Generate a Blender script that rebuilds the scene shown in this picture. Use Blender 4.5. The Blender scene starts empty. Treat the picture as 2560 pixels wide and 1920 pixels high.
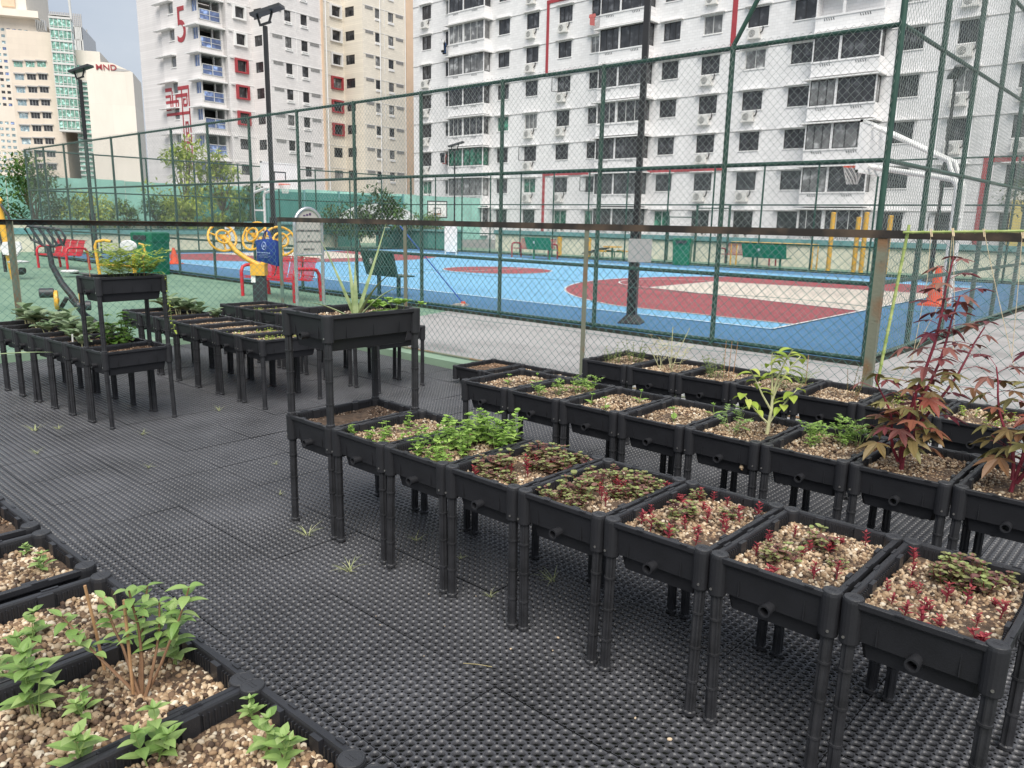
import bpy, math, random
import numpy as np
from mathutils import Vector, Matrix
PI = math.pi
rad = math.radians
sc = bpy.context.scene
COL = sc.collection

# ---------------------------------------------------------------- camera solved from the photograph
CAM = np.array([0.0, 0.0, 1.6385])
YAW, PITCH, ROLL, FPX = rad(132.3192), rad(11.938), rad(1.1424), 1928.59
_f = np.array([math.cos(YAW)*math.cos(PITCH), math.sin(YAW)*math.cos(PITCH), -math.sin(PITCH)])
_r0 = np.array([math.sin(YAW), -math.cos(YAW), 0.0])
_u0 = np.cross(_r0, _f)
_r = _r0*math.cos(ROLL) + _u0*math.sin(ROLL)
_u = np.cross(_r, _f)

def ray(px, py):
    d = _f*FPX + _r*(px-1280) - _u*(py-960)
    return d/np.linalg.norm(d)

def on_z(px, py, z=0.0):
    d = ray(px, py); t = (z-CAM[2])/d[2]
    return CAM + d*t

def on_plane(px, py, P, D):
    """point of the vertical plane through P along horizontal direction D"""
    d = ray(px, py); n = np.array([-D[1], D[0]])
    t = (n @ np.array(P[:2]))/(n @ d[:2])
    return CAM + d*t

def over(px, py, P):
    """height of a pixel above ground point P"""
    d = ray(px, py); t = math.hypot(P[0], P[1])/math.hypot(d[0], d[1])
    return (CAM + d*t)[2]

# ---------------------------------------------------------------- materials
MATS = {}
def _new(name):
    m = bpy.data.materials.new(name); m.use_nodes = True
    nt = m.node_tree; nt.nodes.clear()
    out = nt.nodes.new('ShaderNodeOutputMaterial')
    b = nt.nodes.new('ShaderNodeBsdfPrincipled')
    nt.links.new(b.outputs[0], out.inputs[0])
    MATS[name] = m
    return m, nt, b, out

def _ramp(nt, stops, fac):
    r = nt.nodes.new('ShaderNodeValToRGB'); e = r.color_ramp.elements
    while len(e) < len(stops): e.new(0.5)
    for i, (p, c) in enumerate(stops):
        e[i].position = p; e[i].color = (*c, 1)
    nt.links.new(fac, r.inputs[0]); return r

def M(name, col, rough=.6, var=.12, scale=6., bump=0., bscale=80., metal=0., spec=.5, col2=None, detail=5., thr=None):
    m, nt, b, out = _new(name)
    tc = nt.nodes.new('ShaderNodeTexCoord')
    n = nt.nodes.new('ShaderNodeTexNoise'); n.inputs['Scale'].default_value = scale; n.inputs['Detail'].default_value = detail
    nt.links.new(tc.outputs['Object'], n.inputs['Vector'])
    c = np.array(col); a = np.clip(c*(1-var), 0, 1); d = np.clip(c*(1+var), 0, 1) if col2 is None else col2
    lo, hi = (0.3, 0.7) if thr is None else thr
    r = _ramp(nt, [(lo, tuple(a)), (hi, tuple(d))], n.outputs['Fac'])
    nt.links.new(r.outputs[0], b.inputs['Base Color'])
    b.inputs['Roughness'].default_value = rough; b.inputs['Metallic'].default_value = metal
    b.inputs['Specular IOR Level'].default_value = spec
    if bump:
        n2 = nt.nodes.new('ShaderNodeTexNoise'); n2.inputs['Scale'].default_value = bscale; n2.inputs['Detail'].default_value = 4
        nt.links.new(tc.outputs['Object'], n2.inputs['Vector'])
        bp = nt.nodes.new('ShaderNodeBump'); bp.inputs['Strength'].default_value = bump; bp.inputs['Distance'].default_value = .01
        nt.links.new(n2.outputs['Fac'], bp.inputs['Height']); nt.links.new(bp.outputs[0], b.inputs['Normal'])
    return m

def island_mat(name, stops, rough=.6, trans=0., bump=0., dark=None, spec=.4):
    """every loose piece (pebble, leaf) takes its own colour from the ramp"""
    m, nt, b, out = _new(name)
    g = nt.nodes.new('ShaderNodeNewGeometry')
    r = _ramp(nt, stops, g.outputs['Random Per Island'])
    col = r.outputs[0]
    if dark is not None:
        tc = nt.nodes.new('ShaderNodeTexCoord')
        n = nt.nodes.new('ShaderNodeTexNoise'); n.inputs['Scale'].default_value = dark[0]; n.inputs['Detail'].default_value = 3
        oi = nt.nodes.new('ShaderNodeObjectInfo'); mm = nt.nodes.new('ShaderNodeVectorMath'); mm.operation = 'ADD'
        cm = nt.nodes.new('ShaderNodeCombineXYZ'); ml = nt.nodes.new('ShaderNodeMath'); ml.operation = 'MULTIPLY'; ml.inputs[1].default_value = 37.
        nt.links.new(oi.outputs['Random'], ml.inputs[0]); nt.links.new(ml.outputs[0], cm.inputs[2])
        nt.links.new(tc.outputs['Object'], mm.inputs[0]); nt.links.new(cm.outputs[0], mm.inputs[1]); nt.links.new(mm.outputs[0], n.inputs['Vector'])
        r2 = _ramp(nt, [(dark[1], (dark[3],)*3), (dark[2], (1, 1, 1))], n.outputs['Fac'])
        mx = nt.nodes.new('ShaderNodeMix'); mx.data_type = 'RGBA'; mx.blend_type = 'MULTIPLY'; mx.inputs[0].default_value = 1
        nt.links.new(col, mx.inputs[6]); nt.links.new(r2.outputs[0], mx.inputs[7]); col = mx.outputs[2]
    nt.links.new(col, b.inputs['Base Color']); b.inputs['Roughness'].default_value = rough
    b.inputs['Specular IOR Level'].default_value = spec
    if bump:
        tc2 = nt.nodes.new('ShaderNodeTexCoord'); n2 = nt.nodes.new('ShaderNodeTexNoise'); n2.inputs['Scale'].default_value = 400
        nt.links.new(tc2.outputs['Object'], n2.inputs['Vector'])
        bp = nt.nodes.new('ShaderNodeBump'); bp.inputs['Strength'].default_value = bump; bp.inputs['Distance'].default_value = .002
        nt.links.new(n2.outputs['Fac'], bp.inputs['Height']); nt.links.new(bp.outputs[0], b.inputs['Normal'])
    if trans:
        t = nt.nodes.new('ShaderNodeBsdfTranslucent'); nt.links.new(col, t.inputs[0])
        mx = nt.nodes.new('ShaderNodeMixShader'); mx.inputs[0].default_value = trans
        nt.links.new(b.outputs[0], mx.inputs[1]); nt.links.new(t.outputs[0], mx.inputs[2]); nt.links.new(mx.outputs[0], out.inputs[0])
    return m

def glass_mat(name, col, rough=.12, spec=.6):
    """window glass seen from outside by day: dark interior, curtains here and there, clear reflection"""
    m, nt, b, out = _new(name)
    oi = nt.nodes.new('ShaderNodeObjectInfo'); tc = nt.nodes.new('ShaderNodeTexCoord')
    n = nt.nodes.new('ShaderNodeTexNoise'); n.inputs['Scale'].default_value = 1.6; n.inputs['Detail'].default_value = 2
    ad = nt.nodes.new('ShaderNodeVectorMath'); ad.operation = 'ADD'
    cm = nt.nodes.new('ShaderNodeCombineXYZ'); ml = nt.nodes.new('ShaderNodeMath'); ml.operation = 'MULTIPLY'; ml.inputs[1].default_value = 91.
    nt.links.new(oi.outputs['Random'], ml.inputs[0]); nt.links.new(ml.outputs[0], cm.inputs[0]); nt.links.new(ml.outputs[0], cm.inputs[2])
    nt.links.new(tc.outputs['Object'], ad.inputs[0]); nt.links.new(cm.outputs[0], ad.inputs[1]); nt.links.new(ad.outputs[0], n.inputs['Vector'])
    c = np.array(col)
    r = _ramp(nt, [(.35, tuple(c*.55)), (.55, tuple(c)), (.68, tuple(np.clip(c*2.6+.02, 0, 1)))], n.outputs['Fac'])
    nt.links.new(r.outputs[0], b.inputs['Base Color'])
    b.inputs['Roughness'].default_value = rough; b.inputs['Specular IOR Level'].default_value = spec
    return m

def block_mat(name, col, bw=.39, bh=.19, bump=.35, var=.05, stain=.08):
    """painted blockwork: faint courses and weather stains"""
    m, nt, b, out = _new(name)
    tc = nt.nodes.new('ShaderNodeTexCoord')
    mp = nt.nodes.new('ShaderNodeMapping'); mp.inputs['Rotation'].default_value = (PI/2, 0, 0)
    nt.links.new(tc.outputs['Object'], mp.inputs[0])
    br = nt.nodes.new('ShaderNodeTexBrick'); br.inputs['Scale'].default_value = 1; br.inputs['Brick Width'].default_value = bw
    br.inputs['Row Height'].default_value = bh; br.inputs['Mortar Size'].default_value = .012; br.inputs['Mortar Smooth'].default_value = .4
    c = np.array(col)
    br.inputs['Color1'].default_value = (*np.clip(c*(1+var), 0, 1), 1); br.inputs['Color2'].default_value = (*np.clip(c*(1-var), 0, 1), 1)
    br.inputs['Mortar'].default_value = (*np.clip(c*.86, 0, 1), 1)
    nt.links.new(mp.outputs[0], br.inputs[0])
    n = nt.nodes.new('ShaderNodeTexNoise'); n.inputs['Scale'].default_value = .5; n.inputs['Detail'].default_value = 8
    mp2 = nt.nodes.new('ShaderNodeMapping'); mp2.inputs['Scale'].default_value = (1.5, 1.5, .35); nt.links.new(tc.outputs['Object'], mp2.inputs[0]); nt.links.new(mp2.outputs[0], n.inputs[0])
    r = _ramp(nt, [(.3, (1-stain,)*3), (.6, (1, 1, 1))], n.outputs['Fac'])
    mx = nt.nodes.new('ShaderNodeMix'); mx.data_type = 'RGBA'; mx.blend_type = 'MULTIPLY'; mx.inputs[0].default_value = 1
    nt.links.new(br.outputs[0], mx.inputs[6]); nt.links.new(r.outputs[0], mx.inputs[7]); nt.links.new(mx.outputs[2], b.inputs['Base Color'])
    bp = nt.nodes.new('ShaderNodeBump'); bp.inputs['Strength'].default_value = bump; bp.inputs['Distance'].default_value = .01; bp.invert = True
    nt.links.new(br.outputs['Fac'], bp.inputs['Height']); nt.links.new(bp.outputs[0], b.inputs['Normal'])
    b.inputs['Roughness'].default_value = .8
    return m

M('black_plastic', (.022, .0225, .026), .42, .25, 5, .12, 220, spec=.45)
M('cap_plastic', (.034, .035, .039), .5, .2, 9, .1, 200, spec=.4)
M('mat_plastic', (.062, .063, .070), .34, .3, 2.2, .15, 150, spec=.5)
M('leg_plastic', (.026, .0265, .03), .4, .35, 12, .15, 160, spec=.5)
M('screw_steel', (.55, .53, .5), .35, .2, 50, metal=.9)
M('soil', (.10, .065, .042), .95, .45, 25, .8, 120)
island_mat('gravel_tan', [(0, (.05, .032, .022)), (.18, (.12, .075, .05)), (.42, (.28, .18, .105)), (.66, (.44, .315, .195)), (.88, (.58, .46, .32)), (1, (.74, .66, .53))], .85, bump=.6, dark=(5, .34, .56, .5))
island_mat('gravel_brown', [(0, (.05, .03, .02)), (.3, (.13, .075, .045)), (.7, (.25, .15, .09)), (.93, (.36, .24, .15)), (1, (.6, .5, .4))], .85, bump=.6, dark=(5, .34, .56, .6))
island_mat('gravel_dark', [(0, (.035, .022, .015)), (.45, (.10, .062, .04)), (.85, (.22, .14, .09)), (1, (.5, .42, .34))], .85, bump=.6, dark=(6, .3, .6, .55))
island_mat('leaf_mint', [(0, (.18, .32, .06)), (.5, (.28, .45, .09)), (1, (.40, .56, .15))], .5, .3)
island_mat('leaf_purple', [(0, (.15, .06, .06)), (.3, (.24, .12, .10)), (.5, (.22, .22, .09)), (1, (.32, .40, .14))], .5, .25)
island_mat('leaf_red', [(0, (.20, .02, .035)), (.6, (.34, .045, .06)), (1, (.42, .09, .08))], .5, .3)
island_mat('leaf_basil', [(0, (.17, .29, .075)), (.5, (.26, .40, .12)), (1, (.38, .50, .19))], .45, .3)
island_mat('leaf_yellow', [(0, (.30, .42, .06)), (.5, (.42, .52, .09)), (1, (.55, .60, .16))], .5, .35)
island_mat('leaf_dull', [(0, (.11, .16, .05)), (.6, (.19, .24, .08)), (1, (.34, .34, .14))], .6, .3)
island_mat('leaf_straw', [(0, (.35, .3, .12)), (1, (.58, .5, .28))], .7, .3)
island_mat('leaf_grey', [(0, (.15, .22, .11)), (.5, (.21, .29, .16)), (1, (.29, .36, .22))], .45, .25)
island_mat('leaf_bush', [(0, (.08, .18, .02)), (.5, (.13, .26, .04)), (1, (.20, .34, .07))], .45, .3)
island_mat('leaf_roselle', [(0, (.12, .022, .035)), (.45, (.20, .06, .06)), (.8, (.26, .11, .09)), (1, (.28, .15, .10))], .42, .22)
island_mat('leaf_roselle_low', [(0, (.26, .05, .04)), (.3, (.22, .12, .06)), (.7, (.21, .19, .07)), (1, (.30, .27, .11))], .45, .25)
M('aloe_skin', (.20, .29, .11), .4, .3, 18, col2=(.34, .40, .2))
M('stem_green', (.22, .30, .10), .6, .2, 20)
M('stem_pale', (.50, .50, .28), .6, .15, 20)
M('stem_brown', (.20, .11, .06), .7, .25, 30)
M('stem_red', (.22, .025, .045), .5, .25, 20)
M('bamboo_dry', (.42, .24, .12), .6, .2, 20)
M('bamboo_green', (.30, .42, .10), .45, .25, 14, col2=(.46, .52, .2))
M('twine', (.62, .5, .33), .8, .15, 40)
M('grass_blade', (.28, .36, .12), .6, .3, 20, col2=(.5, .5, .28))
M('fence_green', (.018, .062, .046), .42, .3, 4, .1, 90, col2=(.03, .085, .062))
M('wire_green', (.30, .36, .33), .45, .25, 7, metal=.25, col2=(.42, .46, .43))
M('wire_teal', (.05, .20, .19), .45, .35, 3, col2=(.16, .32, .29))
M('rust_steel', (.26, .27, .2), .6, .2, 3, .3, 60, metal=.1, col2=(.24, .14, .075), thr=(.5, .62))
M('rail_steel', (.055, .046, .04), .55, .3, 2.5, .2, 70, metal=.3, col2=(.12, .085, .06), thr=(.45, .62))
M('post_teal', (.16, .25, .21), .5, .2, 5, .2, 60, col2=(.21, .13, .075), thr=(.52, .62))
M('kerb_green', (.22, .32, .23), .7, .15, 2, .2, 30)
M('red_paint', (.52, .025, .04), .35, .12, 4, .05, 60)
M('red_dark', (.30, .03, .045), .5, .15, 4)
M('green_paint', (.01, .14, .075), .35, .2, 4)
M('bench_green', (.012, .19, .09), .35, .2, 4)
M('bench_dark_green', (.008, .06, .045), .35, .2, 4)
M('yellow_paint', (.72, .40, .05), .4, .15, 5, .05, 60)
M('grey_plastic', (.62, .62, .62), .45, .08, 5)
M('white_paint', (.78, .78, .76), .45, .08, 4)
M('dark_metal', (.035, .037, .042), .42, .2, 6, .05, 60)
M('pole_black', (.014, .014, .016), .4, .2, 4)
M('chrome', (.62, .63, .63), .25, .15, 6, metal=.85)
M('sign_face', (.44, .42, .39), .45, .06, 3)
M('grey_plate', (.40, .39, .38), .5, .06, 3)
M('ink', (.03, .03, .035), .6, .1, 3)
M('ink_purple', (.08, .04, .12), .6, .1, 3)
M('tote_blue', (.016, .05, .26), .75, .2, 9, .3, 35)
M('tote_print', (.45, .55, .8), .7, .1, 9)
M('cone_orange', (.85, .10, .03), .5, .08, 4)
M('net_white', (.75, .74, .7), .7, .1, 5)
M('net_teal', (.30, .58, .50), .7, .18, .7, .2, 8)
M('mop_cloth', (.55, .48, .4), .9, .3, 60)
M('mop_blue', (.02, .09, .42), .4, .1, 4)
M('cloth_dark', (.02, .025, .035), .85, .3, 3)
M('cloth_blue', (.05, .14, .35), .85, .2, 3)
M('cloth_red', (.5, .14, .13), .85, .2, 3)
M('cloth_white', (.7, .7, .7), .85, .1, 3)
M('cloth_green', (.2, .6, .05), .8, .1, 3)
block_mat('wall_white', (.80, .79, .79))
block_mat('wall_pink', (.74, .71, .70), stain=.06)
block_mat('wall_cream', (.80, .74, .64), stain=.05)
M('wall_peach', (.72, .53, .38), .8, .06, 1)
M('trim_white', (.78, .77, .76), .7, .06, 1.5)
M('trim_grey', (.45, .44, .43), .7, .06, 1.5)
M('trim_red', (.36, .045, .055), .6, .1, 2)
M('frame_dark', (.03, .03, .032), .45, .2, 3)
M('frame_light', (.62, .62, .6), .5, .08, 3)
glass_mat('glass_dark', (.045, .046, .05)); glass_mat('glass_green', (.03, .13, .085)); glass_mat('glass_teal', (.22, .42, .34), .1); glass_mat('glass_blue', (.16, .22, .42), .15)
glass_mat('glass_sky', (.33, .46, .52), .1); glass_mat('glass_pale', (.2, .2, .2))
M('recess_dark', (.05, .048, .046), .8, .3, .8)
M('ac_white', (.66, .65, .62), .55, .1, 5)
M('stone_beige', (.68, .60, .50), .7, .06, .6)
M('wall_yellow', (.75, .6, .16), .8, .06, 1)
M('wall_plaster', (.74, .70, .58), .8, .1, .8, .1, 20)
M('cap_teal', (.14, .32, .33), .6, .15, 1)
M('box_teal', (.05, .21, .185), .6, .2, 1.2)
island_mat('tree_dark', [(0, (.03, .075, .015)), (.6, (.06, .13, .025)), (1, (.11, .2, .04))], .5, .3)
island_mat('tree_lime', [(0, (.18, .26, .04)), (.5, (.34, .42, .07)), (1, (.52, .56, .13))], .5, .35)
island_mat('tree_mid', [(0, (.05, .11, .02)), (.6, (.11, .20, .03)), (1, (.2, .3, .06))], .5, .3)
M('bark', (.16, .12, .09), .85, .25, 12, .5, 40)

def ground_mat(name, col, stain, scale=.7, wet=.3):
    m, nt, b, out = _new(name)
    tc = nt.nodes.new('ShaderNodeTexCoord')
    n = nt.nodes.new('ShaderNodeTexNoise'); n.inputs['Scale'].default_value = scale; n.inputs['Detail'].default_value = 9; n.inputs['Roughness'].default_value = .62
    mp = nt.nodes.new('ShaderNodeMapping'); mp.inputs['Scale'].default_value = (1, 2.2, 1); mp.inputs['Rotation'].default_value = (0, 0, .5)
    nt.links.new(tc.outputs['Object'], mp.inputs[0]); nt.links.new(mp.outputs[0], n.inputs[0])
    r = _ramp(nt, [(.36, stain), (.52, col), (.75, tuple(np.clip(np.array(col)*1.12, 0, 1)))], n.outputs['Fac'])
    n2 = nt.nodes.new('ShaderNodeTexNoise'); n2.inputs['Scale'].default_value = 45; n2.inputs['Detail'].default_value = 6
    nt.links.new(tc.outputs['Object'], n2.inputs[0])
    r2 = _ramp(nt, [(.3, (.86,)*3), (.65, (1.05,)*3)], n2.outputs['Fac'])
    mx = nt.nodes.new('ShaderNodeMix'); mx.data_type = 'RGBA'; mx.blend_type = 'MULTIPLY'; mx.inputs[0].default_value = 1
    nt.links.new(r.outputs[0], mx.inputs[6]); nt.links.new(r2.outputs[0], mx.inputs[7]); nt.links.new(mx.outputs[2], b.inputs['Base Color'])
    b.inputs['Roughness'].default_value = .72; b.inputs['Specular IOR Level'].default_value = .35
    bp = nt.nodes.new('ShaderNodeBump'); bp.inputs['Strength'].default_value = .25; bp.inputs['Distance'].default_value = .01
    nt.links.new(n2.outputs['Fac'], bp.inputs['Height']); nt.links.new(bp.outputs[0], b.inputs['Normal'])
    return m
ground_mat('g_green', (.17, .27, .19), (.12, .21, .15))
ground_mat('g_grey', (.36, .345, .34), (.25, .24, .235), .55)
ground_mat('g_under', (.028, .034, .024), (.018, .02, .016), 2)
ground_mat('c_dark', (.075, .20, .36), (.065, .18, .33), .5)
ground_mat('c_light', (.19, .44, .66), (.17, .40, .61), .5)
ground_mat('c_red', (.32, .075, .085), (.28, .065, .075), .5)
ground_mat('c_beige', (.62, .55, .47), (.56, .49, .42), .5)
ground_mat('c_line', (.76, .77, .76), (.68, .69, .7), 3)
ground_mat('far_ground', (.2, .2, .19), (.15, .15, .14), .05)

# ---------------------------------------------------------------- mesh builder
class MB:
    def __init__(s): s.v = []; s.f = []
    def quad(s, a, b, c, d):
        n = len(s.v); s.v += [tuple(a), tuple(b), tuple(c), tuple(d)]; s.f.append((n, n+1, n+2, n+3)); return s
    def poly(s, pts):
        n = len(s.v); s.v += [tuple(p) for p in pts]; s.f.append(tuple(range(n, n+len(pts)))); return s
    def box(s, x0, x1, y0, y1, z0, z1):
        n = len(s.v)
        s.v += [(x0,y0,z0),(x1,y0,z0),(x1,y1,z0),(x0,y1,z0),(x0,y0,z1),(x1,y0,z1),(x1,y1,z1),(x0,y1,z1)]
        s.f += [(n,n+3,n+2,n+1),(n+4,n+5,n+6,n+7),(n,n+1,n+5,n+4),(n+1,n+2,n+6,n+5),(n+2,n+3,n+7,n+6),(n+3,n,n+4,n+7)]; return s
    def beam(s, p, q, w, h, up=(0,0,1)):
        """box section from p to q"""
        p = Vector(p); q = Vector(q); d = (q-p).normalized(); u = Vector(up)
        if abs(d.dot(u)) > .98: u = Vector((1,0,0))
        a = d.cross(u).normalized(); b = a.cross(d).normalized()
        n = len(s.v)
        for e in (p, q):
            for (i, j) in ((-1,-1),(1,-1),(1,1),(-1,1)): s.v.append(tuple(e + a*(i*w/2) + b*(j*h/2)))
        s.f += [(n,n+1,n+2,n+3),(n+7,n+6,n+5,n+4)] + [(n+i, n+4+i, n+4+(i+1)%4, n+(i+1)%4) for i in range(4)]; return s
    def path(s, pts, r, n=8, cap=True, closed=False):
        """swept tube; r a number or one per point"""
        P = [Vector(p) for p in pts]; m = len(P)
        R = [r]*m if not hasattr(r, '__len__') else r
        up = None; base = len(s.v)
        for i in range(m):
            if closed: t = (P[(i+1) % m]-P[i-1]).normalized()
            else: t = (P[min(i+1, m-1)]-P[max(i-1, 0)]).normalized()
            if up is None:
                up = Vector((0,0,1)) if abs(t.z) < .9 else Vector((1,0,0))
            a = t.cross(up)
            if a.length < 1e-6: a = t.cross(Vector((0,1,.3)))
            a.normalize(); b = a.cross(t).normalized(); up = b
            for k in range(n):
                an = 2*PI*k/n; s.v.append(tuple(P[i] + a*(R[i]*math.cos(an)) + b*(R[i]*math.sin(an))))
        for i in range(m if closed else m-1):
            j = (i+1) % m
            for k in range(n):
                s.f.append((base+i*n+k, base+i*n+(k+1)%n, base+j*n+(k+1)%n, base+j*n+k))
        if cap and not closed:
            s.f.append(tuple(base+k for k in reversed(range(n)))); s.f.append(tuple(base+(m-1)*n+k for k in range(n)))
        return s
    def lathe(s, prof, c=(0,0,0), n=16, axis='z', cap=True):
        base = len(s.v); m = len(prof)
        for (r, h) in prof:
            for k in range(n):
                a = 2*PI*k/n; x, y = r*math.cos(a), r*math.sin(a)
                p = (x, y, h) if axis == 'z' else ((h, x, y) if axis == 'x' else (y, h, x))
                s.v.append((p[0]+c[0], p[1]+c[1], p[2]+c[2]))
        for i in range(m-1):
            for k in range(n): s.f.append((base+i*n+k, base+i*n+(k+1)%n, base+(i+1)*n+(k+1)%n, base+(i+1)*n+k))
        if cap:
            s.f.append(tuple(base+k for k in reversed(range(n)))); s.f.append(tuple(base+(m-1)*n+k for k in range(n)))
        return s
    def prism(s, outline, z0, z1):
        n = len(outline); b = len(s.v)
        s.v += [(x, y, z0) for x, y in outline] + [(x, y, z1) for x, y in outline]
        s.f.append(tuple(b+i for i in reversed(range(n)))); s.f.append(tuple(b+n+i for i in range(n)))
        s.f += [(b+i, b+(i+1)%n, b+n+(i+1)%n, b+n+i) for i in range(n)]; return s
    def loft(s, loops, cap0=True, cap1=True):
        b = len(s.v); n = len(loops[0])
        for L in loops: s.v += [tuple(p) for p in L]
        for i in range(len(loops)-1):
            for k in range(n): s.f.append((b+i*n+k, b+i*n+(k+1)%n, b+(i+1)*n+(k+1)%n, b+(i+1)*n+k))
        if cap0: s.f.append(tuple(b+k for k in reversed(range(n))))
        if cap1: s.f.append(tuple(b+(len(loops)-1)*n+k for k in range(n)))
        return s
    def xform(s, mat, start=0):
        for i in range(start, len(s.v)): s.v[i] = tuple(mat @ Vector(s.v[i]))
        return s
    def mesh(s, name, mat, smooth=False):
        me = bpy.data.meshes.new(name); me.from_pydata(s.v, [], s.f); me.update()
        me.materials.append(MATS[mat] if isinstance(mat, str) else mat)
        if smooth:
            me.polygons.foreach_set('use_smooth', [True]*len(me.polygons))
            try: me.set_sharp_from_angle(angle=rad(40))
            except Exception: pass
        return me
    def build(s, name, mat, parent=None, smooth=False, loc=None):
        return link(name, s.mesh(name, mat, smooth), parent, loc)

def link(name, me, parent=None, loc=None):
    o = bpy.data.objects.new(name, me); COL.objects.link(o)
    if parent is not None: o.parent = parent
    if loc is not None: o.location = loc
    return o

def thing(name, label, cat, loc=(0,0,0), rz=0., group=None):
    o = bpy.data.objects.new(name, None); COL.objects.link(o); o.empty_display_size = .1
    o.location = tuple(float(c) for c in loc); o.rotation_euler = (0, 0, rz); return tag(o, label, cat, group)

def tag(o, label=None, cat=None, group=None, kind=None):
    if label: o['label'] = label
    if cat: o['category'] = cat
    if group: o['group'] = group
    if kind: o['kind'] = kind
    return o

def struct(name, mb, mat, smooth=False):
    return tag(mb.build(name, mat, None, smooth), kind='structure')

def kids(o): return [c for c in COL.objects if c.parent == o]
CHILD = {}
def dup(root, loc, rz=None, label=None, group=None, scale=None):
    """a copy of a thing with copies of its parts and sub-parts (meshes shared)"""
    if root.name not in CHILD: CHILD[root.name] = [(c, kids(c)) for c in kids(root)]
    r = root.copy(); COL.objects.link(r); r.location = tuple(float(c) for c in loc)
    if rz is not None: r.rotation_euler = (0, 0, rz)
    if scale is not None: r.scale = scale
    if label: r['label'] = label
    if group: r['group'] = group
    for ch, gr in CHILD[root.name]:
        c = ch.copy(); COL.objects.link(c); c.parent = r
        for g in gr:
            d = g.copy(); COL.objects.link(d); d.parent = c
    return r

def text_mesh(txt, size, mat, parent, name, mtx, extrude=.002, align='CENTER', bold=0.):
    cu = bpy.data.curves.new('txt', 'FONT'); cu.body = txt; cu.size = size; cu.extrude = extrude; cu.align_x = align; cu.offset = bold
    ob = bpy.data.objects.new('txt', cu); COL.objects.link(ob)
    dg = bpy.context.evaluated_depsgraph_get()
    me = bpy.data.meshes.new_from_object(ob.evaluated_get(dg)); bpy.data.objects.remove(ob)
    me.transform(mtx); me.materials.clear(); me.materials.append(MATS[mat])
    return link(name, me, parent)

# ---------------------------------------------------------------- camera, sky, sun
cd = bpy.data.cameras.new('camera'); cam = bpy.data.objects.new('camera', cd); COL.objects.link(cam)
cd.sensor_width = 36; cd.sensor_fit = 'HORIZONTAL'; cd.lens = FPX/2560*36; cd.clip_start = .05; cd.clip_end = 6000
mw = Matrix.Identity(4)
for i, c in enumerate((_r, _u, -_f)):
    for k in range(3): mw[k][i] = c[k]
mw.translation = Vector(CAM); cam.matrix_world = mw; sc.camera = cam
sc.view_settings.view_transform = 'Standard'; sc.view_settings.look = 'None'; sc.view_settings.exposure = 1.15; sc.view_settings.gamma = 1
sc.cycles.use_denoising = True; sc.cycles.max_bounces = 8; sc.cycles.caustics_reflective = False; sc.cycles.caustics_refractive = False
SUN_AZ, SUN_EL = rad(-42), rad(54)          # direction the light comes from
w = bpy.data.worlds.new('World'); sc.world = w; w.use_nodes = True
nt = w.node_tree; nt.nodes.clear()
wo = nt.nodes.new('ShaderNodeOutputWorld'); bg = nt.nodes.new('ShaderNodeBackground'); bg.inputs[1].default_value = .12
sky = nt.nodes.new('ShaderNodeTexSky'); sky.sky_type = 'NISHITA'; sky.sun_disc = False
sky.sun_elevation = SUN_EL; sky.sun_rotation = PI/2 - SUN_AZ; sky.air_density = 1.6; sky.dust_density = 4
tc = nt.nodes.new('ShaderNodeTexCoord'); mp = nt.nodes.new('ShaderNodeMapping'); mp.inputs['Scale'].default_value = (1.3, 1.3, 3.2); mp.inputs['Location'].default_value = (3.1, 1.7, .4)
nz = nt.nodes.new('ShaderNodeTexNoise'); nz.inputs['Scale'].default_value = 1.5; nz.inputs['Detail'].default_value = 7; nz.inputs['Roughness'].default_value = .52
nt.links.new(tc.outputs['Generated'], mp.inputs[0]); nt.links.new(mp.outputs[0], nz.inputs[0])
rp = _ramp(nt, [(.34, (1.75, 2.0, 2.45)), (.52, (2.2, 2.4, 2.75)), (.68, (3.0, 3.15, 3.45)), (.82, (4.0, 4.0, 4.0))], nz.outputs['Fac'])
mx = nt.nodes.new('ShaderNodeMix'); mx.data_type = 'RGBA'; mx.inputs[0].default_value = .92
nt.links.new(sky.outputs[0], mx.inputs[6]); nt.links.new(rp.outputs[0], mx.inputs[7])
nt.links.new(mx.outputs[2], bg.inputs[0]); nt.links.new(bg.outputs[0], wo.inputs[0])
sd = bpy.data.lights.new('sun', 'SUN'); sd.energy = 2.0; sd.angle = rad(50); sd.color = (1, .955, .88)
so = bpy.data.objects.new('sun', sd); COL.objects.link(so)
so.rotation_euler = Vector((-math.cos(SUN_AZ)*math.cos(SUN_EL), -math.sin(SUN_AZ)*math.cos(SUN_EL), -math.sin(SUN_EL))).to_track_quat('-Z', 'Y').to_euler()

# ---------------------------------------------------------------- ground and court
def sheet(name, pts, z, mat):
    return struct(name, MB().poly([(x, y, z) for x, y in pts]), mat)
def rect(x0, x1, y0, y1): return [(x0,y0),(x1,y0),(x1,y1),(x0,y1)]
sheet('terrain', rect(-2500, 2500, -2500, 2500), -.06, 'far_ground')
sheet('ground', rect(-60, 25, -14, 34), -.036, 'g_green')
sheet('path', [(-9.4,5.9),(25,5.9),(25,33),(-3.08,33),(-3.08,9.84),(-10.6,9.84)], -.031, 'g_grey')
sheet('ground_under_mat', rect(-9.8, 4, -3.5, 5.86), -.031, 'g_under')
CX0, CX1, CY0, CY1 = -34.1, -3.12, 9.86, 28.75
sheet('court_floor', rect(CX0, CX1, CY0, CY1), -.016, 'c_dark')
BX0, BX1, BY0, BY1 = -32.75, -5.3, 12.1, 26.6
sheet('court_paint', rect(BX0, BX1, BY0, BY1), -.012, 'c_light')
CYM = 19.25
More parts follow.
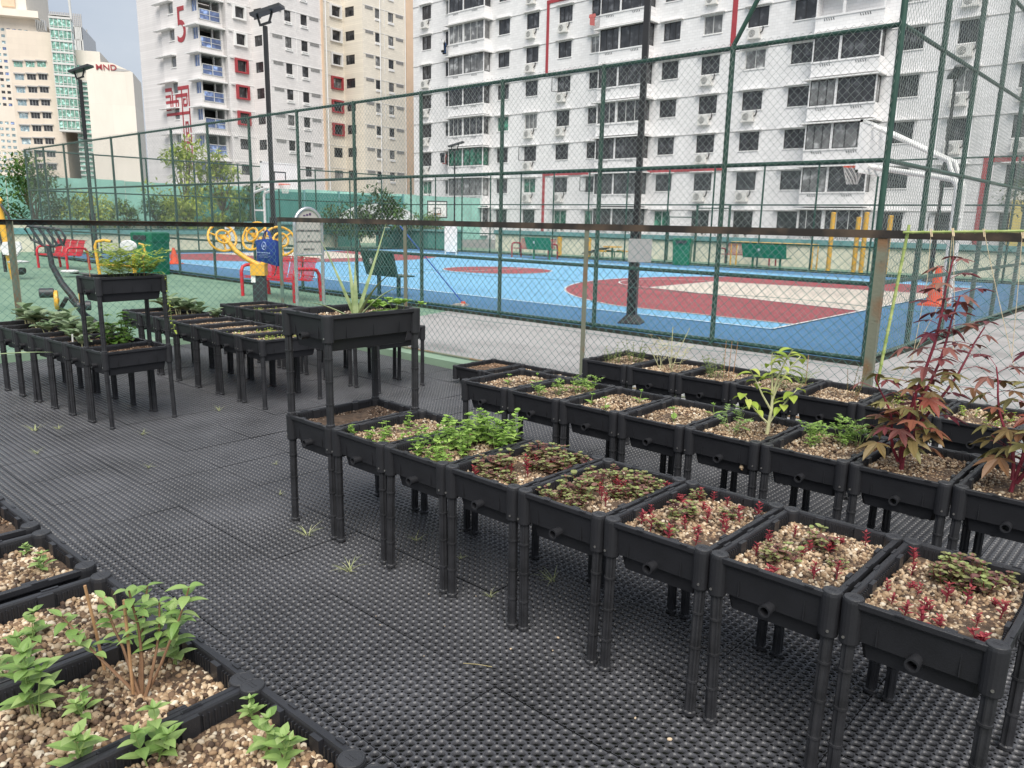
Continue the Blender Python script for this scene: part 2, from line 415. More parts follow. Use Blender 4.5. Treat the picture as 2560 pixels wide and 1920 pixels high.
def zone(hx, base, sgn):
    """three-point zone: straight sides then an arc"""
    R = 6.6; P = [(base, CYM-6.25), (hx, CYM-6.25)]
    a0 = math.asin(6.25/R)
    for i in range(49):
        a = -a0 + 2*a0*i/48; P.append((hx + sgn*R*math.cos(a), CYM + R*math.sin(a)))
    P += [(hx, CYM+6.25), (base, CYM+6.25)]
    return P
def line_mb(mb, pts, w, z, closed=False):
    n = len(pts); m = n if closed else n-1
    for i in range(m):
        a = Vector((*pts[i], 0)); b = Vector((*pts[(i+1) % n], 0)); d = (b-a); 
        if d.length < 1e-6: continue
        d.normalize(); k = Vector((-d.y, d.x, 0))*w/2; e = d*w*.25
        mb.quad(*[(p.x, p.y, z) for p in (a-e-k, b+e-k, b+e+k, a-e+k)])
    return mb
LN = MB()
for hx, base, sg, kx in ((-6.9, BX1, -1, -11.1), (-31.15, BX0, 1, -26.9)):
    Z = zone(hx, base, sg); ordered = Z if sg > 0 else Z[::-1]
    sheet('court_paint', ordered, -.008, 'c_red')
    K = [(base, CYM-3), (kx, CYM-1.8), (kx, CYM+1.8), (base, CYM+3)]
    sheet('court_paint', K if sg < 0 and False else (K[::-1] if sg < 0 else K), -.004, 'c_beige')
    line_mb(LN, Z, .05, 0.)
    line_mb(LN, [(kx + sg*1.8*math.cos(a), CYM + 1.8*math.sin(a)) for a in np.linspace(-PI/2, PI/2, 25)], .05, 0.)
    line_mb(LN, [K[0], K[1], K[2], K[3]], .05, 0.002)
circ = [(-18.3 + 1.85*math.cos(a), CYM + 1.85*math.sin(a)) for a in np.linspace(0, 2*PI, 49)[:-1]]
sheet('court_paint', circ, -.0075, 'c_red')
line_mb(LN, circ, .05, .0, True); line_mb(LN, [(-18.3, BY0), (-18.3, BY1)], .05, .0025)
line_mb(LN, rect(BX0, BX1, BY0, BY1), .05, .0035, True)
struct('court_line', LN, 'c_line')

# ---------------------------------------------------------------- drainage mat the planters stand on
def np_mesh(name, V, F, mat, smooth=False):
    me = bpy.data.meshes.new(name); k = F.shape[1]
    me.vertices.add(len(V)); me.vertices.foreach_set('co', V.astype(np.float32).ravel())
    me.loops.add(F.size); me.loops.foreach_set('vertex_index', F.astype(np.int32).ravel())
    me.polygons.add(len(F)); me.polygons.foreach_set('loop_start', np.arange(0, F.size, k, dtype=np.int32))
    me.polygons.foreach_set('loop_total', np.full(len(F), k, dtype=np.int32))
    if smooth: me.polygons.foreach_set('use_smooth', np.ones(len(F), dtype=bool))
    me.update(calc_edges=True); me.materials.append(MATS[mat]); return me

def cell(c, ro, rs, dep, fine):
    out = []; inn = []
    for q in range(4):
        if fine: o = [(c/2, 0), (c/2, c/2-rs), (c/2-rs*.72, c/2-rs*.72), (c/2-rs, c/2)]; an = [0, 22.5, 45, 67.5]; rr = [ro, ro*1.02, ro*1.05, ro*1.02]
        else: o = [(c/2, 0), (c/2, c/2)]; an = [0, 45]; rr = [ro, ro*1.06]
        for (x, y), a, r in zip(o, an, rr):
            t = q*PI/2; out.append((x*math.cos(t)-y*math.sin(t), x*math.sin(t)+y*math.cos(t)))
            inn.append((r*math.cos(rad(a)+t), r*math.sin(rad(a)+t)))
    n = len(out)
    V = [(x, y, 0) for x, y in out] + [(x, y, 0) for x, y in inn] + [(x*.93, y*.93, -dep) for x, y in inn]
    F = []
    for k in range(n):
        j = (k+1) % n
        F.append((k, j, n+j, n+k)); F.append((n+k, n+j, 2*n+j, 2*n+k))
    # a support peg hanging off the cell corner down to the deck
    b = len(V); h = .0035; x = c/2-.004
    for z in (-.002, -.03):
        V += [(x-h, x-h, z), (x+h, x-h, z), (x+h, x+h, z), (x-h, x+h, z)]
    F += [(b+i, b+4+i, b+4+(i+1) % 4, b+(i+1) % 4) for i in range(4)]
    return np.array(V), np.array(F)

def make_mat():
    c = .0357; T = 14; gap = .003; tile = T*c + gap
    x0, x1, y0, y1 = -9.75, 3.2, -1.2, 5.84
    ti = int((x1-x0)/tile); tj = int((y1-y0)/tile)
    rng = np.random.default_rng(5)
    gx, gy = np.meshgrid(np.arange(ti*T), np.arange(tj*T), indexing='ij')
    X = x0 + gx*c + (gx//T)*gap + c/2; Y = y0 + gy*c + (gy//T)*gap + c/2
    tl = rng.normal(0, 1, (ti, tj, 3))*np.array([.0008, .003, .003])
    t = tl[gx//T, gy//T]
    lx = (gx % T - T/2)*c; ly = (gy % T - T/2)*c
    Z = -.0035 + t[..., 0] + t[..., 1]*lx + t[..., 2]*ly
    X, Y, Z = X.ravel(), Y.ravel(), Z.ravel(); edge = ((gx % T == 0) | (gy % T == 0)).ravel()
    d = np.stack([X, Y, Z], 1) - CAM; dep = d @ _f; px = FPX*(d @ _r)/dep; py = FPX*(d @ _u)/dep
    keep = (dep > .3) & (np.abs(px) < 1280*1.22) & (np.abs(py) < 960*1.3)
    dist = np.linalg.norm(d, axis=1)
    Vs = []; Fs = []; off = 0
    for fine in (True, False):
        for e in (False, True):
            k = keep & ((dist < 4.6) == fine) & (edge == e)
            n = int(k.sum())
            if not n: continue
            V, F = cell(c, .0152 if e else .0146, .0050, .014, fine)
            P = np.stack([X[k], Y[k], Z[k]], 1)
            VV = (P[:, None, :] + V[None]).reshape(-1, 3); FF = (F[None] + (np.arange(n)*len(V))[:, None, None]).reshape(-1, 4) + off
            Vs.append(VV); Fs.append(FF); off += len(VV)
    o = link('floor_mat', np_mesh('floor_mat', np.concatenate(Vs), np.concatenate(Fs), 'mat_plastic')); tag(o, kind='structure')
make_mat()

# ---------------------------------------------------------------- planters
PW, PD, PH = .412, .612, .600
A0 = .0265
def rl(ins, z, ch=.03, w=PW, d=PD):
    x, y = w/2-ins, d/2-ins; c = max(ch-ins*.3, .008)
    return [(-x+c,-y,z),(x-c,-y,z),(x,-y+c,z),(x,y-c,z),(x-c,y,z),(-x+c,y,z),(-x,y-c,z),(-x,-y+c,z)]
def tray_mb(zo=0.):
    b = MB()
    b.loft([rl(.072, .408+zo), rl(.058, .413+zo), rl(.046, .470+zo), rl(.026, .474+zo), rl(.016, .574+zo), rl(.007, .577+zo), rl(.004, .582+zo), rl(.004, .597+zo), rl(.006, .599+zo), rl(.021, .599+zo), rl(.0235, .594+zo), rl(.030, .535+zo, .03), rl(.035, .53+zo)], True, True)
    for sx in (-1, 1):
        for fx in (-.105, .105):                       # ridges on the short faces
            y = sx*(PD/2-.021); b.box(fx-.0015, fx+.0015, y-.0022, y+.0022, .478+zo, .574+zo)
        for fy in (-.17, 0, .17):
            x = sx*(PW/2-.021); b.box(x-.0022, x+.0022, fy-.0015, fy+.0015, .478+zo, .574+zo)
        for fx in (-.05, .12):                          # rim joints
            y = sx*(PD/2-.006); b.box(fx-.013, fx+.013, y-.0045, y+.0035, .5965+zo, .6015+zo)
        for fy in (-.19, -.02, .15):
            x = sx*(PW/2-.007); b.box(x-.005, x+.003, fy-.022, fy+.022, .5965+zo, .6015+zo)
        for fx in (-.07, .07):                          # bulges of the inner wall
            y = sx*(PD/2-.031); b.box(fx-.016, fx+.016, y-.006, y+.006, .545+zo, .5975+zo)
        for fy in (-.13, .13):
            x = sx*(PW/2-.031); b.box(x-.006, x+.006, fy-.02, fy+.02, .545+zo, .5975+zo)
        for k in range(34):                             # comb ribs inside
            fy = -PD/2+.075 + k*(PD-.15)/33; x = sx*(PW/2-.0285); b.box(x-.003, x+.003, fy-.0016, fy+.0016, .552+zo, .588+zo)
        for k in range(22):
            fx = -PW/2+.07 + k*(PW-.14)/21; y = sx*(PD/2-.0285); b.box(fx-.0016, fx+.0016, y-.003, y+.003, .552+zo, .588+zo)
    for sx in (-1, 1):
        for sy in (-1, 1):                              # corner sleeves
            b.lathe([(.0275, .462+zo), (.029, .466+zo), (.0305, .592+zo), (.0295, .598+zo)], (sx*(PW/2-A0), sy*(PD/2-A0), 0), 18)
    return b
def leg_mb(h=.468):
    b = MB(); loops = []
    prof = [(0, 1.28), (.010, 1.28), (.014, 1.02)]
    z = .014
    for zr in (.125, .25, .375):
        prof += [(zr-.004, 1.), (zr-.0035, 1.16), (zr+.0035, 1.16), (zr+.004, 1.)]
    prof += [(h, 1.)]
    for (z, s) in prof:
        L = []
        for k in range(24):
            a = 2*PI*k/24; r = (.0192 if k % 4 < 2 else .0158)*s
            if s > 1.1: r = .0185*s
            L.append((r*math.cos(a), r*math.sin(a), z-h))
        loops.append(L)
    b.loft(loops); return b
def spout_mb(zo=0.):
    b = MB(); y = -PD/2+.028
    b.lathe([(.0175, y), (.0175, y-.026), (.0195, y-.028), (.0195, y-.046), (.0135, y-.046), (.0125, y-.018)], (0, 0, .482+zo), 18, axis='y', cap=False); return b
def cap_mb():
    b = MB(); b.lathe([(.0275, 0), (.0275, .004), (.0262, .0062), (.0232, .0062), (.0226, .0055)], (0, 0, 0), 20)
    for i in (-1, 1): b.box(-.011, .011, i*.004-.0013, i*.004+.0013, .0052, .0063)
    return b
def screw_mb():
    b = MB(); b.lathe([(.0045, 0), (.0045, .002), (.003, .0035)], (0, 0, 0), 8, axis='y'); return b
ME = dict(tray=tray_mb().mesh('tray', 'black_plastic'), leg=leg_mb().mesh('leg', 'leg_plastic'), cap=cap_mb().mesh('corner_cap', 'cap_plastic'),
          spout=spout_mb().mesh('drain_spout', 'black_plastic', True), screw=screw_mb().mesh('screw', 'screw_steel'))

import bmesh
def ico(sub):
    bm = bmesh.new(); bmesh.ops.create_icosphere(bm, subdivisions=sub, radius=1)
    v = np.array([x.co[:] for x in bm.verts]); f = np.array([[q.index for q in p.verts] for p in bm.faces]); bm.free(); return v, f
def gravel_mesh(name, mat, seed, n, sub, rmin, rmax, lvl=.556):
    rng = np.random.default_rng(seed); v, f = ico(sub)
    sh = [v*(1+rng.normal(0, .13 if sub == 1 else .1, (len(v), 1))) for _ in range(8)]
    X = rng.uniform(-PW/2+.036, PW/2-.036, n); Y = rng.uniform(-PD/2+.036, PD/2-.036, n)
    r = rng.uniform(rmin, rmax, n)*np.where(rng.random(n) < .12, 1.35, 1.)
    hill = .007*np.sin(X*11+seed)*np.cos(Y*9+seed*2) + .004*np.sin(X*31+seed*3)*np.sin(Y*27)
    Z = lvl + hill + rng.uniform(-.004, .003, n)
    Vs = np.empty((n, len(v), 3))
    for i in range(n):
        q = rng.normal(size=4); q /= np.linalg.norm(q); a, b, c, d = q
        R = np.array([[1-2*(c*c+d*d), 2*(b*c-a*d), 2*(b*d+a*c)], [2*(b*c+a*d), 1-2*(b*b+d*d), 2*(c*d-a*b)], [2*(b*d-a*c), 2*(c*d+a*b), 1-2*(b*b+c*c)]])
        Vs[i] = (sh[i % 8]*np.array([1, rng.uniform(.65, 1), rng.uniform(.55, .9)])*r[i]) @ R.T + (X[i], Y[i], Z[i])
    F = (f[None] + (np.arange(n)*len(v))[:, None, None]).reshape(-1, 3)
    return np_mesh(name, Vs.reshape(-1, 3), F, mat, True)
GR = {'near': [gravel_mesh('gravel', 'gravel_tan', 11+i, 2700, 2, .0048, .0092) for i in range(2)],
      'tan': [gravel_mesh('gravel', 'gravel_tan', 31+i, 2100, 1, .0048, .0095) for i in range(3)],
      'brown': [gravel_mesh('gravel', 'gravel_brown', 51+i, 2300, 1, .004, .008) for i in range(2)],
      'dark': [gravel_mesh('gravel', 'gravel_dark', 71, 2600, 1, .004, .0075, .55)]}
bedmb = MB()
for i in range(8):
    for j in range(12):
        def hh(a, b_): 
            x = -PW/2+.033+a*(PW-.066)/8; y = -PD/2+.033+b_*(PD-.066)/12; return (x, y, .5535+.006*math.sin(x*11+a)*math.cos(y*9))
        bedmb.quad(hh(i, j), hh(i+1, j), hh(i+1, j+1), hh(i, j+1))
ME['bed'] = bedmb.mesh('soil', 'soil')
prng = random.Random(3)

def planter(cx, cy, label, group, gravel='tan', rz=0., scale=None, legs=True, tiers=1, zo=0., legname='leg'):
    """one planter box standing at centre (cx, cy)"""
    t = thing('tiered_planter' if tiers > 1 else 'planter_box', label, 'planter', (cx, cy, zo), rz, group)
    if scale: t.scale = scale
    for k in range(tiers):
        dz = k*.566
        link('tray', ME['tray'], t, (0, 0, dz)); link('drain_spout', ME['spout'], t, (0, 0, dz))
        lst = GR[gravel if not (tiers > 1 and k == 1) else 'tan']
        g = link('gravel', lst[prng.randrange(len(lst))], t, (0, 0, dz)); g.rotation_euler = (0, 0, PI*prng.randrange(2)); g['kind'] = 'stuff'
        link('soil', ME['bed'], t, (0, 0, dz))
        for sx in (-1, 1):
            for sy in (-1, 1):
                x, y = sx*(PW/2-A0), sy*(PD/2-A0)
                if legs:
                    l = link(legname, ME['leg'], t, (x, y, .468+dz))
                    if k == 1: l.scale = (1, 1, (.566-.132)/.468)
                    else: l.rotation_euler = (rad(prng.uniform(-1.3, 1.3)), rad(prng.uniform(-1.3, 1.3)), rad(prng.uniform(0, 60)))
                if k == tiers-1 and tiers == 1: link('corner_cap', ME['cap'], t, (x, y, .5975))
                if sy < 0: link('screw', ME['screw'], t, (x + sx*.008, y-.0322, .486+dz))
    return t

# ---------------------------------------------------------------- layout of the planter rows
ROWA, ROWB, ROWC, ROWE, ROWF, ROWG, ROWI, ROWD = [], [], [], [], [], [], [], []
GA, GB, GC, GE = 'planters in the front row right of the aisle', 'planters in the second row', 'planters along the chain link fence', 'planters in the bottom left corner'
GF, GG, GI, GD = 'planters left of the aisle', 'planters of the middle row on the left', 'planters of the back row on the left', 'low trays on the mat by the fence'
LA = ['two-tier black planter tower with an aloe on its top tray', 'black planter of sparse mint directly beside the aloe tower', 'black planter overflowing with bright green mint',
      'black planter of purple-green bushy clumps next to the bright mint', 'black planter of purple-green clumps with red shoots, second after the mint', 'black planter with the most red shoots around two leafy clumps',
      'black planter with red shoots and two small leafy clumps, second from the near end', 'nearest black planter in the lower right corner, one big leafy clump at its back']
for i in range(8):
    ROWA.append(planter(-3.611+.42*(i+.5), 2.149+.309, LA[i], GA, 'dark' if i == 0 else ('near' if i > 4 else 'tan'), tiers=2 if i == 0 else 1))
LB = ['black planter at the left end of the second row with two seedlings', 'black planter with four small parsley tufts in a line', 'black planter with three thin seedlings in pale gravel', 'black planter with one seedling in a dark hollow',
      'black planter holding the pale-stemmed pepper plant', 'black planter with feathery parsley sprigs in front of the fence row', 'black planter holding the tallest red-leaved shrub', 'black planter holding the red-leaved shrub at the right edge']
for i in range(8): ROWB.append(planter(-3.637+.42*(i+.5), 3.475+.309, LB[i], GB))
LC = ['black planter at the left end of the fence row with bushy herbs', 'black planter with a dried fennel-like plant by the fence', 'black planter with wispy herbs and three thin sticks by the fence', 'black planter behind the pale-stemmed pepper plant', 'black planter with one twiggy rosemary by the rusty fence post', 'black planter behind the tallest red shrub', 'black planter by the fence at the right, mossy gravel']
for i in range(7): ROWC.append(planter(-3.585+.415*(i+.5), 4.73+.309, LC[i], GC))
ECX = [-3.015, -2.56, -2.095, -1.685, -1.287, -.86]
LE = ['black planter cut by the left edge with bare brown gravel', 'black planter in the lower left with two tiny sprouts', 'black planter in the lower left with a small sprout near its left end', 'black planter holding the staked basil', 'black planter at the bottom edge with leafy basil and bare brown gravel', 'black planter corner cut by the bottom edge']
for i, x in enumerate(ECX):
    ROWE.append(planter(x, .75+.035*(x+2.8)-.309, LE[i], GE, 'brown' if i == 0 else 'near', rz=rad(1.6)))
fr = .075; cf, sf = math.cos(fr), math.sin(fr)
LF = ['two-tier black planter tower with a feathery herb on its top tray', 'black planter with a leafy celery bush beside the herb tower', 'black planter with broad grey-green leaves, third from the herb tower', 'black planter with broad grey-green leaves, fourth from the herb tower', 'black planter with broad grey-green leaves, fifth from the herb tower', 'black planter with tall broad leaves at the left edge', 'black planter cut by the left edge']
for k in range(7):
    lx, ly = -(k+.5)*.345, .277
    ROWF.append(planter(-6.15+lx*cf-ly*sf, 2.155+lx*sf+ly*cf, LF[k], GF, 'brown' if k < 4 else 'tan', rz=fr, scale=(.83, .9, 1), tiers=2 if k == 0 else 1))
LG = ['black planter of tiny seedlings at the near end of the middle row', 'second black planter from the near end of the middle row', 'third black planter from the near end of the middle row', 'fourth black planter from the near end of the middle row, gravel only', 'fifth black planter of the middle row, thin vine over its rim', 'black planter with thick-stemmed greens behind the herb tower', 'far end black planter of the middle row with thick-stemmed greens']
for k in range(7): ROWG.append(planter(-5.93-.42*(k+.5), 3.34+.309, LG[k], GG, 'brown' if k > 3 else 'tan'))
LI = ['leftmost black planter of the back row near the red bench', 'second black planter of the back row, seedlings along its edge', 'third black planter of the back row', 'fourth black planter of the back row, half hidden by the aloe tower', 'fifth black planter of the back row, behind the aloe tower', 'sixth black planter of the back row, only legs seen under the aloe tower', 'right end black planter of the back row, its corner just right of the aloe tower']
for k in range(7): ROWI.append(planter(-8.82+.437*(k+.5), 4.44+.309, LI[k], GI))
LD = ['low black tray of bare brown gravel on the mat edge', 'low black tray second from the mat corner', 'low black tray third from the mat corner', 'low black tray hidden behind the second row']
for k in range(4): ROWD.append(planter(-5.686+.42*(k+.5), 5.32+.309, LD[k], GD, 'brown' if k == 0 else 'tan', legs=False, zo=-.42))
pale = MB()                                   # the white strip caught under the rim of one planter
pale.path([(-.10+.026*i, -PD/2+.037-.012*math.sin(i*PI/7), .585-.004*(i in (0, 7))) for i in range(8)], .007, 6)
pale.build('white_strip', 'white_paint', ROWA[4], True)
for (x, y, k) in ((-.03, 0, 0), (.04, .02, 1), (.02, -.03, 2)): pass

# ---------------------------------------------------------------- plants
def V3(*a): return Vector(a)
def leaf(b, p, d, L, W, up=V3(0,0,1), droop=.4, fold=.25, n=4, shape=None):
    """one blade: curved midrib, two folded halves"""
    d = d.normalized(); s = d.cross(up)
    if s.length < .05: s = V3(1, 0, 0)
    s.normalize(); nrm = s.cross(d).normalized()
    shp = shape or (0, .72, 1, .82, 0)
    n = len(shp)-1; base = len(b.v); P = Vector(p); dd = d.copy()
    for i in range(n+1):
        w = W*.5*shp[i]
        f = nrm*(fold*w)
        b.v += [tuple(P - s*w + f), tuple(P), tuple(P + s*w + f)]
        step = L/n
        P = P + dd*step; dd = (dd - V3(0,0,1)*(droop/n)).normalized()
        nrm = s.cross(dd).normalized()
    for i in range(n):
        a = base+3*i; b.f += [(a, a+1, a+4, a+3), (a+1, a+2, a+5, a+4)]
OV = (.08, .75, 1, .95, .72, .36, .0)
LANC = (.1, .6, .95, 1, .8, .45, 0)
ROUND = (.15, .85, 1, 1, .8, .3)
BROAD = (.25, .95, 1.05, 1, .82, .5, .05)
def rv(r, a=1.): return V3(r.uniform(-1, 1), r.uniform(-1, 1), r.uniform(-1, 1))*a
def stalk(r, p, d, L, n=5, wob=.12, lift=0.):
    pts = [Vector(p)]; d = d.normalized()
    for i in range(n):
        d = (d + rv(r, wob) + V3(0,0,lift)).normalized(); pts.append(pts[-1] + d*(L/n))
    return pts
def along(pts, t):
    t = min(max(t, 0), .9999)*(len(pts)-1); i = int(t); return pts[i].lerp(pts[i+1], t-i), (pts[i+1]-pts[i]).normalized()

def herb(seed, h, ns, spread, leafL, leafW, nodes, stem='stem_green', leafm='leaf_mint', shape=OV, rs=.0018, tilt=.35, droop=.5, top=True, start=.2, rise=.4, small=.7, lift=.05, fold=.25):
    """several upright stems with opposite pairs of leaves"""
    r = random.Random(seed); S = MB(); Lf = MB()
    for i in range(ns):
        a = r.uniform(0, 2*PI); q = spread*math.sqrt(r.random()); p = V3(q*math.cos(a), q*math.sin(a), 0)
        d = V3(math.cos(a)*tilt*r.random()+r.uniform(-.15,.15), math.sin(a)*tilt*r.random()+r.uniform(-.15,.15), 1)
        hh = h*r.uniform(.6, 1.05); pts = stalk(r, p, d, hh, 5, .1, lift)
        S.path(pts, [rs*(1-.5*k/5) for k in range(6)], 5)
        an = r.uniform(0, PI)
        for k in range(nodes):
            t = start + (1-start)*k/max(nodes-1, 1); c, dd = along(pts, t)
            sc_ = (1 - (1-small)*k/max(nodes-1, 1))*r.uniform(.8, 1.15)
            for m in (0, PI):
                e = V3(math.cos(an+m), math.sin(an+m), rise + r.uniform(-.2, .25))
                leaf(Lf, c, e, leafL*sc_, leafW*sc_, droop=droop*r.uniform(.5, 1.4), fold=fold, shape=shape)
            an += PI/2 + r.uniform(-.25, .25)
        if top:
            c, dd = along(pts, 1)
            for k in range(4):
                leaf(Lf, c, V3(math.cos(an+k*PI/2), math.sin(an+k*PI/2), .9), leafL*.55*small, leafW*.55*small, droop=.2, shape=shape)
    return [('stem', S.mesh('stem', stem, True)), ('foliage', Lf.mesh('foliage', leafm))]

def fine_herb(seed, h, ns, spread, nl, size, leafm='leaf_yellow', stem='stem_green', tilt=.5, sub=5, subL=.35, droop=.3, rs=.0015):
    """feathery plant: side shoots set with tiny leaflets"""
    r = random.Random(seed); S = MB(); Lf = MB()
    for i in range(ns):
        a = r.uniform(0, 2*PI); q = spread*math.sqrt(r.random()); p = V3(q*math.cos(a), q*math.sin(a), 0)
        pts = stalk(r, p, V3(math.cos(a)*tilt*r.random()+r.uniform(-.2,.2), math.sin(a)*tilt*r.random()+r.uniform(-.2,.2), 1), h*r.uniform(.55, 1.05), 6, .12)
        S.path(pts, [rs*(1-.6*k/6) for k in range(7)], 4)
        for k in range(sub):
            t = .25 + .75*(k+r.random())/sub; c, dd = along(pts, t); b = r.uniform(0, 2*PI)
            q2 = stalk(r, c, V3(math.cos(b), math.sin(b), r.uniform(.1, .9)), h*subL*r.uniform(.6, 1.1), 4, .15, -.08*droop)
            S.path(q2, rs*.5, 3)
            for m in range(nl):
                c2, d2 = along(q2, .15+.85*(m+.5)/nl); sd_ = d2.cross(V3(0,0,1)); sd_ = sd_.normalized() if sd_.length > .01 else V3(1,0,0)
                for sg in (-1, 1):
                    leaf(Lf, c2, sd_*sg + d2*.6 + rv(r, .3), size*r.uniform(.7, 1.3), size*.55*r.uniform(.7, 1.2), droop=.3, shape=(.2, 1, .8, 0))
    return [('stem', S.mesh('stem', stem, True)), ('foliage', Lf.mesh('foliage', leafm))]

def palmate(b, r, p, d, L, droop=.5, lobes=5, W=.3):
    """maple-like leaf: lobes with toothed edges fanning from the stalk end"""
    d = d.normalized(); s = d.cross(V3(0,0,1)); s = s.normalized() if s.length > .05 else V3(1,0,0); nn = s.cross(d).normalized()
    base = len(b.v); out = []
    angs = [-1.75, -.9, 0, .9, 1.75] if lobes == 5 else [-1.05, 0, 1.05]
    lens = [.55, .86, 1., .86, .55] if lobes == 5 else [.85, 1, .85]
    for k, (a, l) in enumerate(zip(angs, lens)):
        for (t, w) in ((.42, .17), (.55, .155), (.53, .185), (.70, .13), (.68, .155), (.86, .07), (1., 0.)):
            out.append((t*l, -w*l, a))
        for (t, w) in ((.86, .07), (.68, .155), (.70, .13), (.53, .185), (.55, .155), (.42, .17)):
            out.append((t*l, w*l, a))
    b.v.append(tuple(p)); pts = []
    for (t, w, a) in out:
        x = t*math.cos(a) - w*math.sin(a); y = t*math.sin(a) + w*math.cos(a); q = math.hypot(x, y)
        z = -droop*q*q*.8 + .07*math.cos(6*a + 3*y)*q
        pts.append(Vector(p) + d*(x*L) + s*(y*L) + nn*(z*L))
    b.v += [tuple(q) for q in pts]; n = len(pts)
    b.f += [(base, base+1+i, base+2+i) for i in range(n-1)]

def roselle(seed, stems, leafL=.092, lowmat=True):
    """stems: list of (bend x, bend y, height, base offset)"""
    r = random.Random(seed); S = MB(); A = MB(); B = MB()
    for (bx, by, h, st) in stems:
        n = 9; pts = [V3(bx*h*(t**1.2)*1.0 + .012*math.sin(t*9+seed), by*h*(t**1.2), h*t) for t in np.linspace(st, 1, n)]
        S.path(pts, [.0085*(1-.72*k/n)*(.7+.5*h) for k in range(n)], 7)
        k = int(26*h*(1-st)) + 5; an = r.uniform(0, 6)
        for i in range(k):
            t = .18 + .82*i/(k-1) if st < .1 else .1 + .9*i/(k-1)
            c, dd = along(pts, t); an += 2.4
            low = (c.z < .46 and r.random() < .8)
            e = V3(math.cos(an), math.sin(an), .55 if t < .9 else .9); pl = stalk(r, c, e, r.uniform(.05, .13)*(1.15-t*.5), 3, .08, -.1)
            S.path(pl, .0014, 4)
            L = leafL*r.uniform(.75, 1.2)*(1.12 - .42*t)
            dn = (pl[-1]-pl[-2]).normalized(); dn = V3(dn.x, dn.y, r.uniform(-.55, .15))
            palmate(B if low else A, r, pl[-1], dn, L, droop=r.uniform(.25, .7), lobes=5 if r.random() < .85 else 3)
    out = [('stem', S.mesh('stem', 'stem_red', True)), ('foliage', A.mesh('foliage', 'leaf_roselle'))]
    if B.f: out.append(('lower_foliage', B.mesh('lower_foliage', 'leaf_roselle_low')))
    return out

def plant(name, parts, label, cat, loc, rz=0., group=None, scale=1.):
    t = thing(name, label, cat, loc, rz, group); t.scale = (scale,)*3
    for nm, me in parts: link(nm, me, t)
    return t
def in_planter(P, dx, dy, z=.556): 
    rz = P.rotation_euler.z; x = dx*P.scale.x; y = dy*P.scale.y
    return (P.location.x + x*math.cos(rz) - y*math.sin(rz), P.location.y + x*math.sin(rz) + y*math.cos(rz), z+P.location.z)
R = random.Random(77)
def scatter(P, n, mx=.14, my=.24, sep=.05):
    out = []
    for _ in range(600):
        q = (R.uniform(-mx, mx), R.uniform(-my, my))
        if all(math.hypot(q[0]-o[0], q[1]-o[1]) > sep for o in out): out.append(q)
        if len(out) == n: break
    return out

# -- front row, right
mint = [herb(100+i, .13, 5, .028, .042, .029, 4, droop=.6) for i in range(3)]
mints = [herb(110+i, .07, 4, .02, .032, .023, 3, droop=.6) for i in range(2)]
for k, (x, y) in enumerate([(-.15, -.21), (-.02, -.10), (.07, -.2), (.11, .02), (-.1, .1), (.13, .2), (.02, -.25), (.14, -.1)]):
    plant('mint_plant', mints[k % 2], 'small light green mint sprig in the planter beside the aloe tower', 'herb', in_planter(ROWA[1], x, y), R.uniform(0, 6), 'mint sprigs in the sparse planter', R.uniform(.75, 1.15))
mp_ = scatter(ROWA[2], 17, .145, .235, .062)
for k, (x, y) in enumerate(mp_):
    s = 1.35 if y > 0 and x > -.08 else .95
    plant('mint_plant', mint[k % 3] if s > 1 else mints[k % 2] if k % 3 == 0 else mint[k % 3], 'bright green mint plant in the overflowing mint planter', 'herb', in_planter(ROWA[2], x, y), R.uniform(0, 6), 'mint plants in the full planter', s*R.uniform(.75, 1.15))
perilla = [herb(130+i, .066, 9, .05, .029, .023, 4, leafm='leaf_purple', stem='stem_red', shape=ROUND, droop=.5, tilt=.7, small=.85) for i in range(3)]
redsh = [herb(140+i, .072, 1, .002, .024, .011, 6, leafm='leaf_red', stem='stem_red', shape=LANC, droop=.25, rs=.0024, rise=.7, tilt=.15, start=.3) for i in range(4)]
redlow = [herb(150+i, .035, 3, .012, .024, .013, 3, leafm='leaf_red', stem='stem_red', shape=LANC, droop=.3, rise=.6) for i in range(2)]
def clumps(P, pts, label, grp):
    for (x, y, s) in pts: plant('perilla_clump', perilla[R.randrange(3)], label, 'plant', in_planter(P, x, y), R.uniform(0, 6), grp, s)
def shoots(P, pts, label, grp):
    for k, (x, y) in enumerate(pts): plant('red_seedling', (redlow[k % 2] if k % 3 == 2 else redsh[k % 4]), label, 'seedling', in_planter(P, x, y), R.uniform(0, 6), grp, R.uniform(.7, 1.2))
clumps(ROWA[3], [(-.09, -.13, 1.15), (-.11, -.02, 1.), (-.06, .17, 1.2), (.06, .2, 1.1), (.1, .08, 1.05), (.13, .2, .95), (-.02, -.2, .7), (.05, -.17, .6), (.0, .05, .7)], 'purple-green leafy clump in the planter next to the mint', 'clumps in the planter next to the mint')
shoots(ROWA[3], [(-.02, -.08), (.02, -.02), (.04, .12), (.0, .0), (-.1, -.22), (.02, .22), (.06, -.06), (-.03, .1)], 'dark red shoot in the planter next to the mint', 'red shoots in the planter next to the mint')
clumps(ROWA[4], [(-.1, .03, 1.2), (-.06, -.12, 1.1), (-.11, -.19, .8), (.02, .17, 1.0), (.11, .13, 1.2), (.13, .03, .9), (.0, -.2, .8), (-.06, .2, .9), (.04, .02, .7)], 'purple-green leafy clump in the planter with the white strip', 'clumps in the planter with the white strip')
shoots(ROWA[4], [(.02, .08), (.03, -.06), (.05, .01), (.0, -.03), (-.02, .11), (.15, .24), (.08, -.1), (.06, .06)], 'dark red shoot in the planter with the white strip', 'red shoots in the planter with the white strip')
